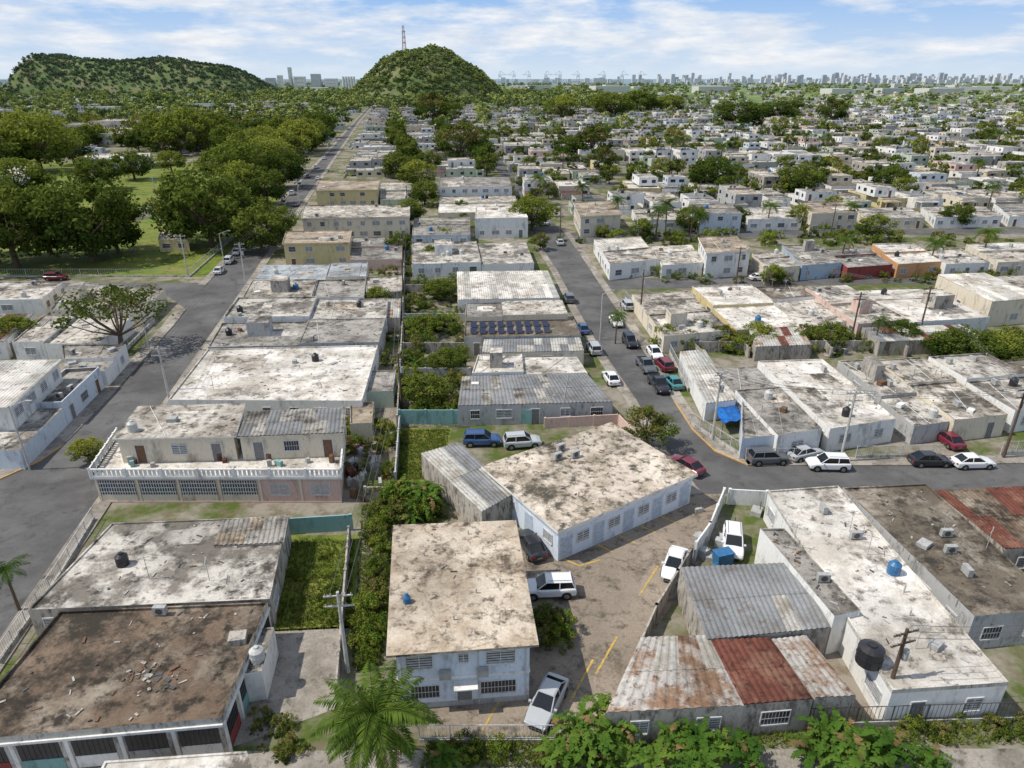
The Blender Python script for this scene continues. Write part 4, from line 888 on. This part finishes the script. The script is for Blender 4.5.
for i in range(110):
    Y=R.uniform(1900,4800); u=R.uniform(-.75,.8); mb.box(u*Y,Y,0,R.uniform(30,110),R.uniform(25,60),R.uniform(8,20),DWH,R.uniform(-.3,.3))
mb.obj('distant_industrial_buildings')
HM=surf('hill_soil',(.10,.15,.05),(.18,.18,.09),None,scale=.02,patch=0)
WAT=plain('bay_water',(.10,.17,.24),.3,0,.5)
mb=MB(); mb.face([(-400,5600,.5),(7000,5600,.5),(7000,6300,.5),(-400,6300,.5)],WAT); mb.obj('bay_water')
def hill(name,cx,cy,rx,ry,h,prof,n,sc,tl=None):
    mb=MB(); G=44
    def hz(u,v):
        r=math.hypot(u,v) if name=='hill' else max(abs(u),abs(v))
        if r>=1: return -1
        return h*prof(u,v)*(1+.04*math.sin(u*9+v*5)+.03*math.sin(u*23-v*11))
    g=[[(cx+(i/G*2-1)*rx,cy+(j/G*2-1)*ry,hz(i/G*2-1,j/G*2-1)) for j in range(G+1)] for i in range(G+1)]
    for i in range(G):
        for j in range(G): mb.face([g[i][j],g[i+1][j],g[i+1][j+1],g[i][j+1]],HM,True)
    mb.obj(name); it=[]
    for k in range(n):
        u,v=R.uniform(-1,1),R.uniform(-1,.5); z=hz(u,v)
        if z>0: it.append((cx+u*rx,cy+v*ry,z-3,sc*R.uniform(.6,1.3)))
    mass(name+'_trees',it,tl)
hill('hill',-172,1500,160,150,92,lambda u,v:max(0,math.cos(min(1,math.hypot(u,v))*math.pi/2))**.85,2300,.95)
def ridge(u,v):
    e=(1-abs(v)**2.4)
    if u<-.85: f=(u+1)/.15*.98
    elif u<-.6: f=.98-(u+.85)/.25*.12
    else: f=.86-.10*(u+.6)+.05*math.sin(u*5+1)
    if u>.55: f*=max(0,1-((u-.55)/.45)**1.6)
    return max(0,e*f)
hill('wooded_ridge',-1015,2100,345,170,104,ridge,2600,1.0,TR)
bx=(406-512)/F*(1500*CT+0); by=1500; bz=84
RW=plain('tower_paint',(.6,.25,.2),.5); mb=MB()
for k in range(10):
    z0=bz-6+k*5.6;z1=z0+5.6; w0=4-.25*k;w1=4-.25*(k+1); m=RW if k%2 else IRONW
    c0=[(bx+a*w0,by+b_*w0,z0) for a,b_ in ((-1,-1),(1,-1),(1,1),(-1,1))]; c1=[(bx+a*w1,by+b_*w1,z1) for a,b_ in ((-1,-1),(1,-1),(1,1),(-1,1))]
    for i in range(4): mb.tube(c0[i],c1[i],.4,.4,m,4); mb.tube(c0[i],c1[(i+1)%4],.25,.25,m,4); mb.tube(c1[i],c1[(i+1)%4],.25,.25,m,4)
for k in (4,6,8):
    for i in range(5): mb.tube((bx+3*math.cos(i*1.25),by+3*math.sin(i*1.25),bz+k*5),(bx+3.6*math.cos(i*1.25),by+3.6*math.sin(i*1.25),bz+k*5),1.4,1.5,IRONW,10)
mb.obj('radio_tower')
DG=plain('distant_grey',(.50,.53,.56),.9); DW=plain('distant_white',(.68,.69,.70),.9); DB=plain('distant_blue',(.44,.50,.56),.9)  # skyline colours carry painted haze, paler and bluer with distance
mb=MB(); D=2500; f=lambda px:(px-512)/F*D*CT
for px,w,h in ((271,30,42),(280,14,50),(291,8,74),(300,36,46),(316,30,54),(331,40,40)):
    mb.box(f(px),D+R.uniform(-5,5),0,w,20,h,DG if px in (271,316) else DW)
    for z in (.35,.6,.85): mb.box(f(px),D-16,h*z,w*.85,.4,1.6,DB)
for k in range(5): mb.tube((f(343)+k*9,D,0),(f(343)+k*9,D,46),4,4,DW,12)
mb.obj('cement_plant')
for px in (500,514,529,546,560,578,604,622,640):
    mb=MB(); D=5200; X=(px-512)/F*D*CT; m=R.choice([DB,DG,DG])
    for a in (-8,8):
        for b_ in (-9,9): mb.tube((X+a,D+b_,0),(X+a,D+b_,58),1.6,1.4,m,4)
    mb.box(X,D,52,18,18,4,m); s=R.choice([-1,1]); mb.tube((X-s*14,D,62),(X+s*46,D,64),2,1.4,m,4); mb.tube((X,D,56),(X+s*4,D,88),1.5,1.2,m,4); mb.tube((X+s*4,D,88),(X+s*38,D,64),.9,.9,m,4); mb.tube((X+s*4,D,88),(X-s*14,D,62),.9,.9,m,4)
    mb.box(X,D-3,20,24,.8,.8,m); mb.obj('port_crane')
mb=MB()
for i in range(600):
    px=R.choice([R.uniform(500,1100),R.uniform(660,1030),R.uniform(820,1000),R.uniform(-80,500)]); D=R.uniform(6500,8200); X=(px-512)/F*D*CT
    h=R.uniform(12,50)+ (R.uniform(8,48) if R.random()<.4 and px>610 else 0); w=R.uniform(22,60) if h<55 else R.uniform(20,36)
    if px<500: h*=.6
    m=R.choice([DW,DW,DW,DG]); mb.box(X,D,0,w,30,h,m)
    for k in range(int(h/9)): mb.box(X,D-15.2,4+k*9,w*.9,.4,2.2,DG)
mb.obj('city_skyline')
# ---------- world, sun, camera ----------
w=bpy.data.worlds.new('World'); scene.world=w; w.use_nodes=True; nt=w.node_tree; bg=nt.nodes['Background']; bg.inputs[1].default_value=.14
sunv=Vector((-.58,-.06,.81)).normalized(); el=math.asin(sunv.z)
sk=N(nt,'ShaderNodeTexSky',sky_type='NISHITA'); sk.sun_disc=False; sk.altitude=50; sk.air_density=1.0; sk.dust_density=.5; sk.ozone_density=2.0
sk.sun_elevation=el; sk.sun_rotation=math.atan2(sunv.x,sunv.y)%(2*math.pi)
tc=N(nt,'ShaderNodeTexCoord'); mp=N(nt,'ShaderNodeMapping'); mp.inputs['Scale'].default_value=(7,7,32); mp.inputs['Location'].default_value=(5.3,2.7,1.1); nt.links.new(tc.outputs['Generated'],mp.inputs['Vector'])
sx=N(nt,'ShaderNodeSeparateXYZ'); nt.links.new(tc.outputs['Generated'],sx.inputs[0])
haze=mixc(nt,ramp(nt,sx.outputs[2],.0,.09),(4.7,5.5,6.3),(2.4,3.9,6.3))
near=ramp(nt,sx.outputs[2],.35,.10)
base=mixc(nt,near,sk.outputs[0],haze)
n1=noise(nt,mp.outputs[0],1.0,9,.6); cf=ramp(nt,n1,.44,.62)
hz_=ramp(nt,sx.outputs[2],.0,.02); mm=N(nt,'ShaderNodeMath',operation='MULTIPLY'); nt.links.new(cf,mm.inputs[0]); nt.links.new(hz_,mm.inputs[1])
n2=ramp(nt,noise(nt,mp.outputs[0],2.2,6,.6),.35,.65)
cl=mixc(nt,n2,(4.9,5.4,6.2),(6.6,6.7,6.8))
col=mixc(nt,mm.outputs[0],base,cl)
nt.links.new(col,bg.inputs[0])
sd=bpy.data.lights.new('sun','SUN'); sd.energy=4.3; sd.angle=math.radians(.55); sd.color=(1,.935,.83); so=bpy.data.objects.new('sun',sd); so.rotation_euler=(-sunv).to_track_quat('-Z','Y').to_euler(); so.location=(0,0,200); COL.objects.link(so)
cd=bpy.data.cameras.new('camera'); cd.sensor_width=36; cd.lens=F/1024*36; cd.clip_start=.5; cd.clip_end=90000
co=bpy.data.objects.new('camera',cd); co.location=(0,0,H); co.rotation_euler=(math.radians(90)-TH,0,0); COL.objects.link(co); scene.camera=co
scene.view_settings.view_transform='Standard'; scene.view_settings.look='None'; scene.view_settings.exposure=0
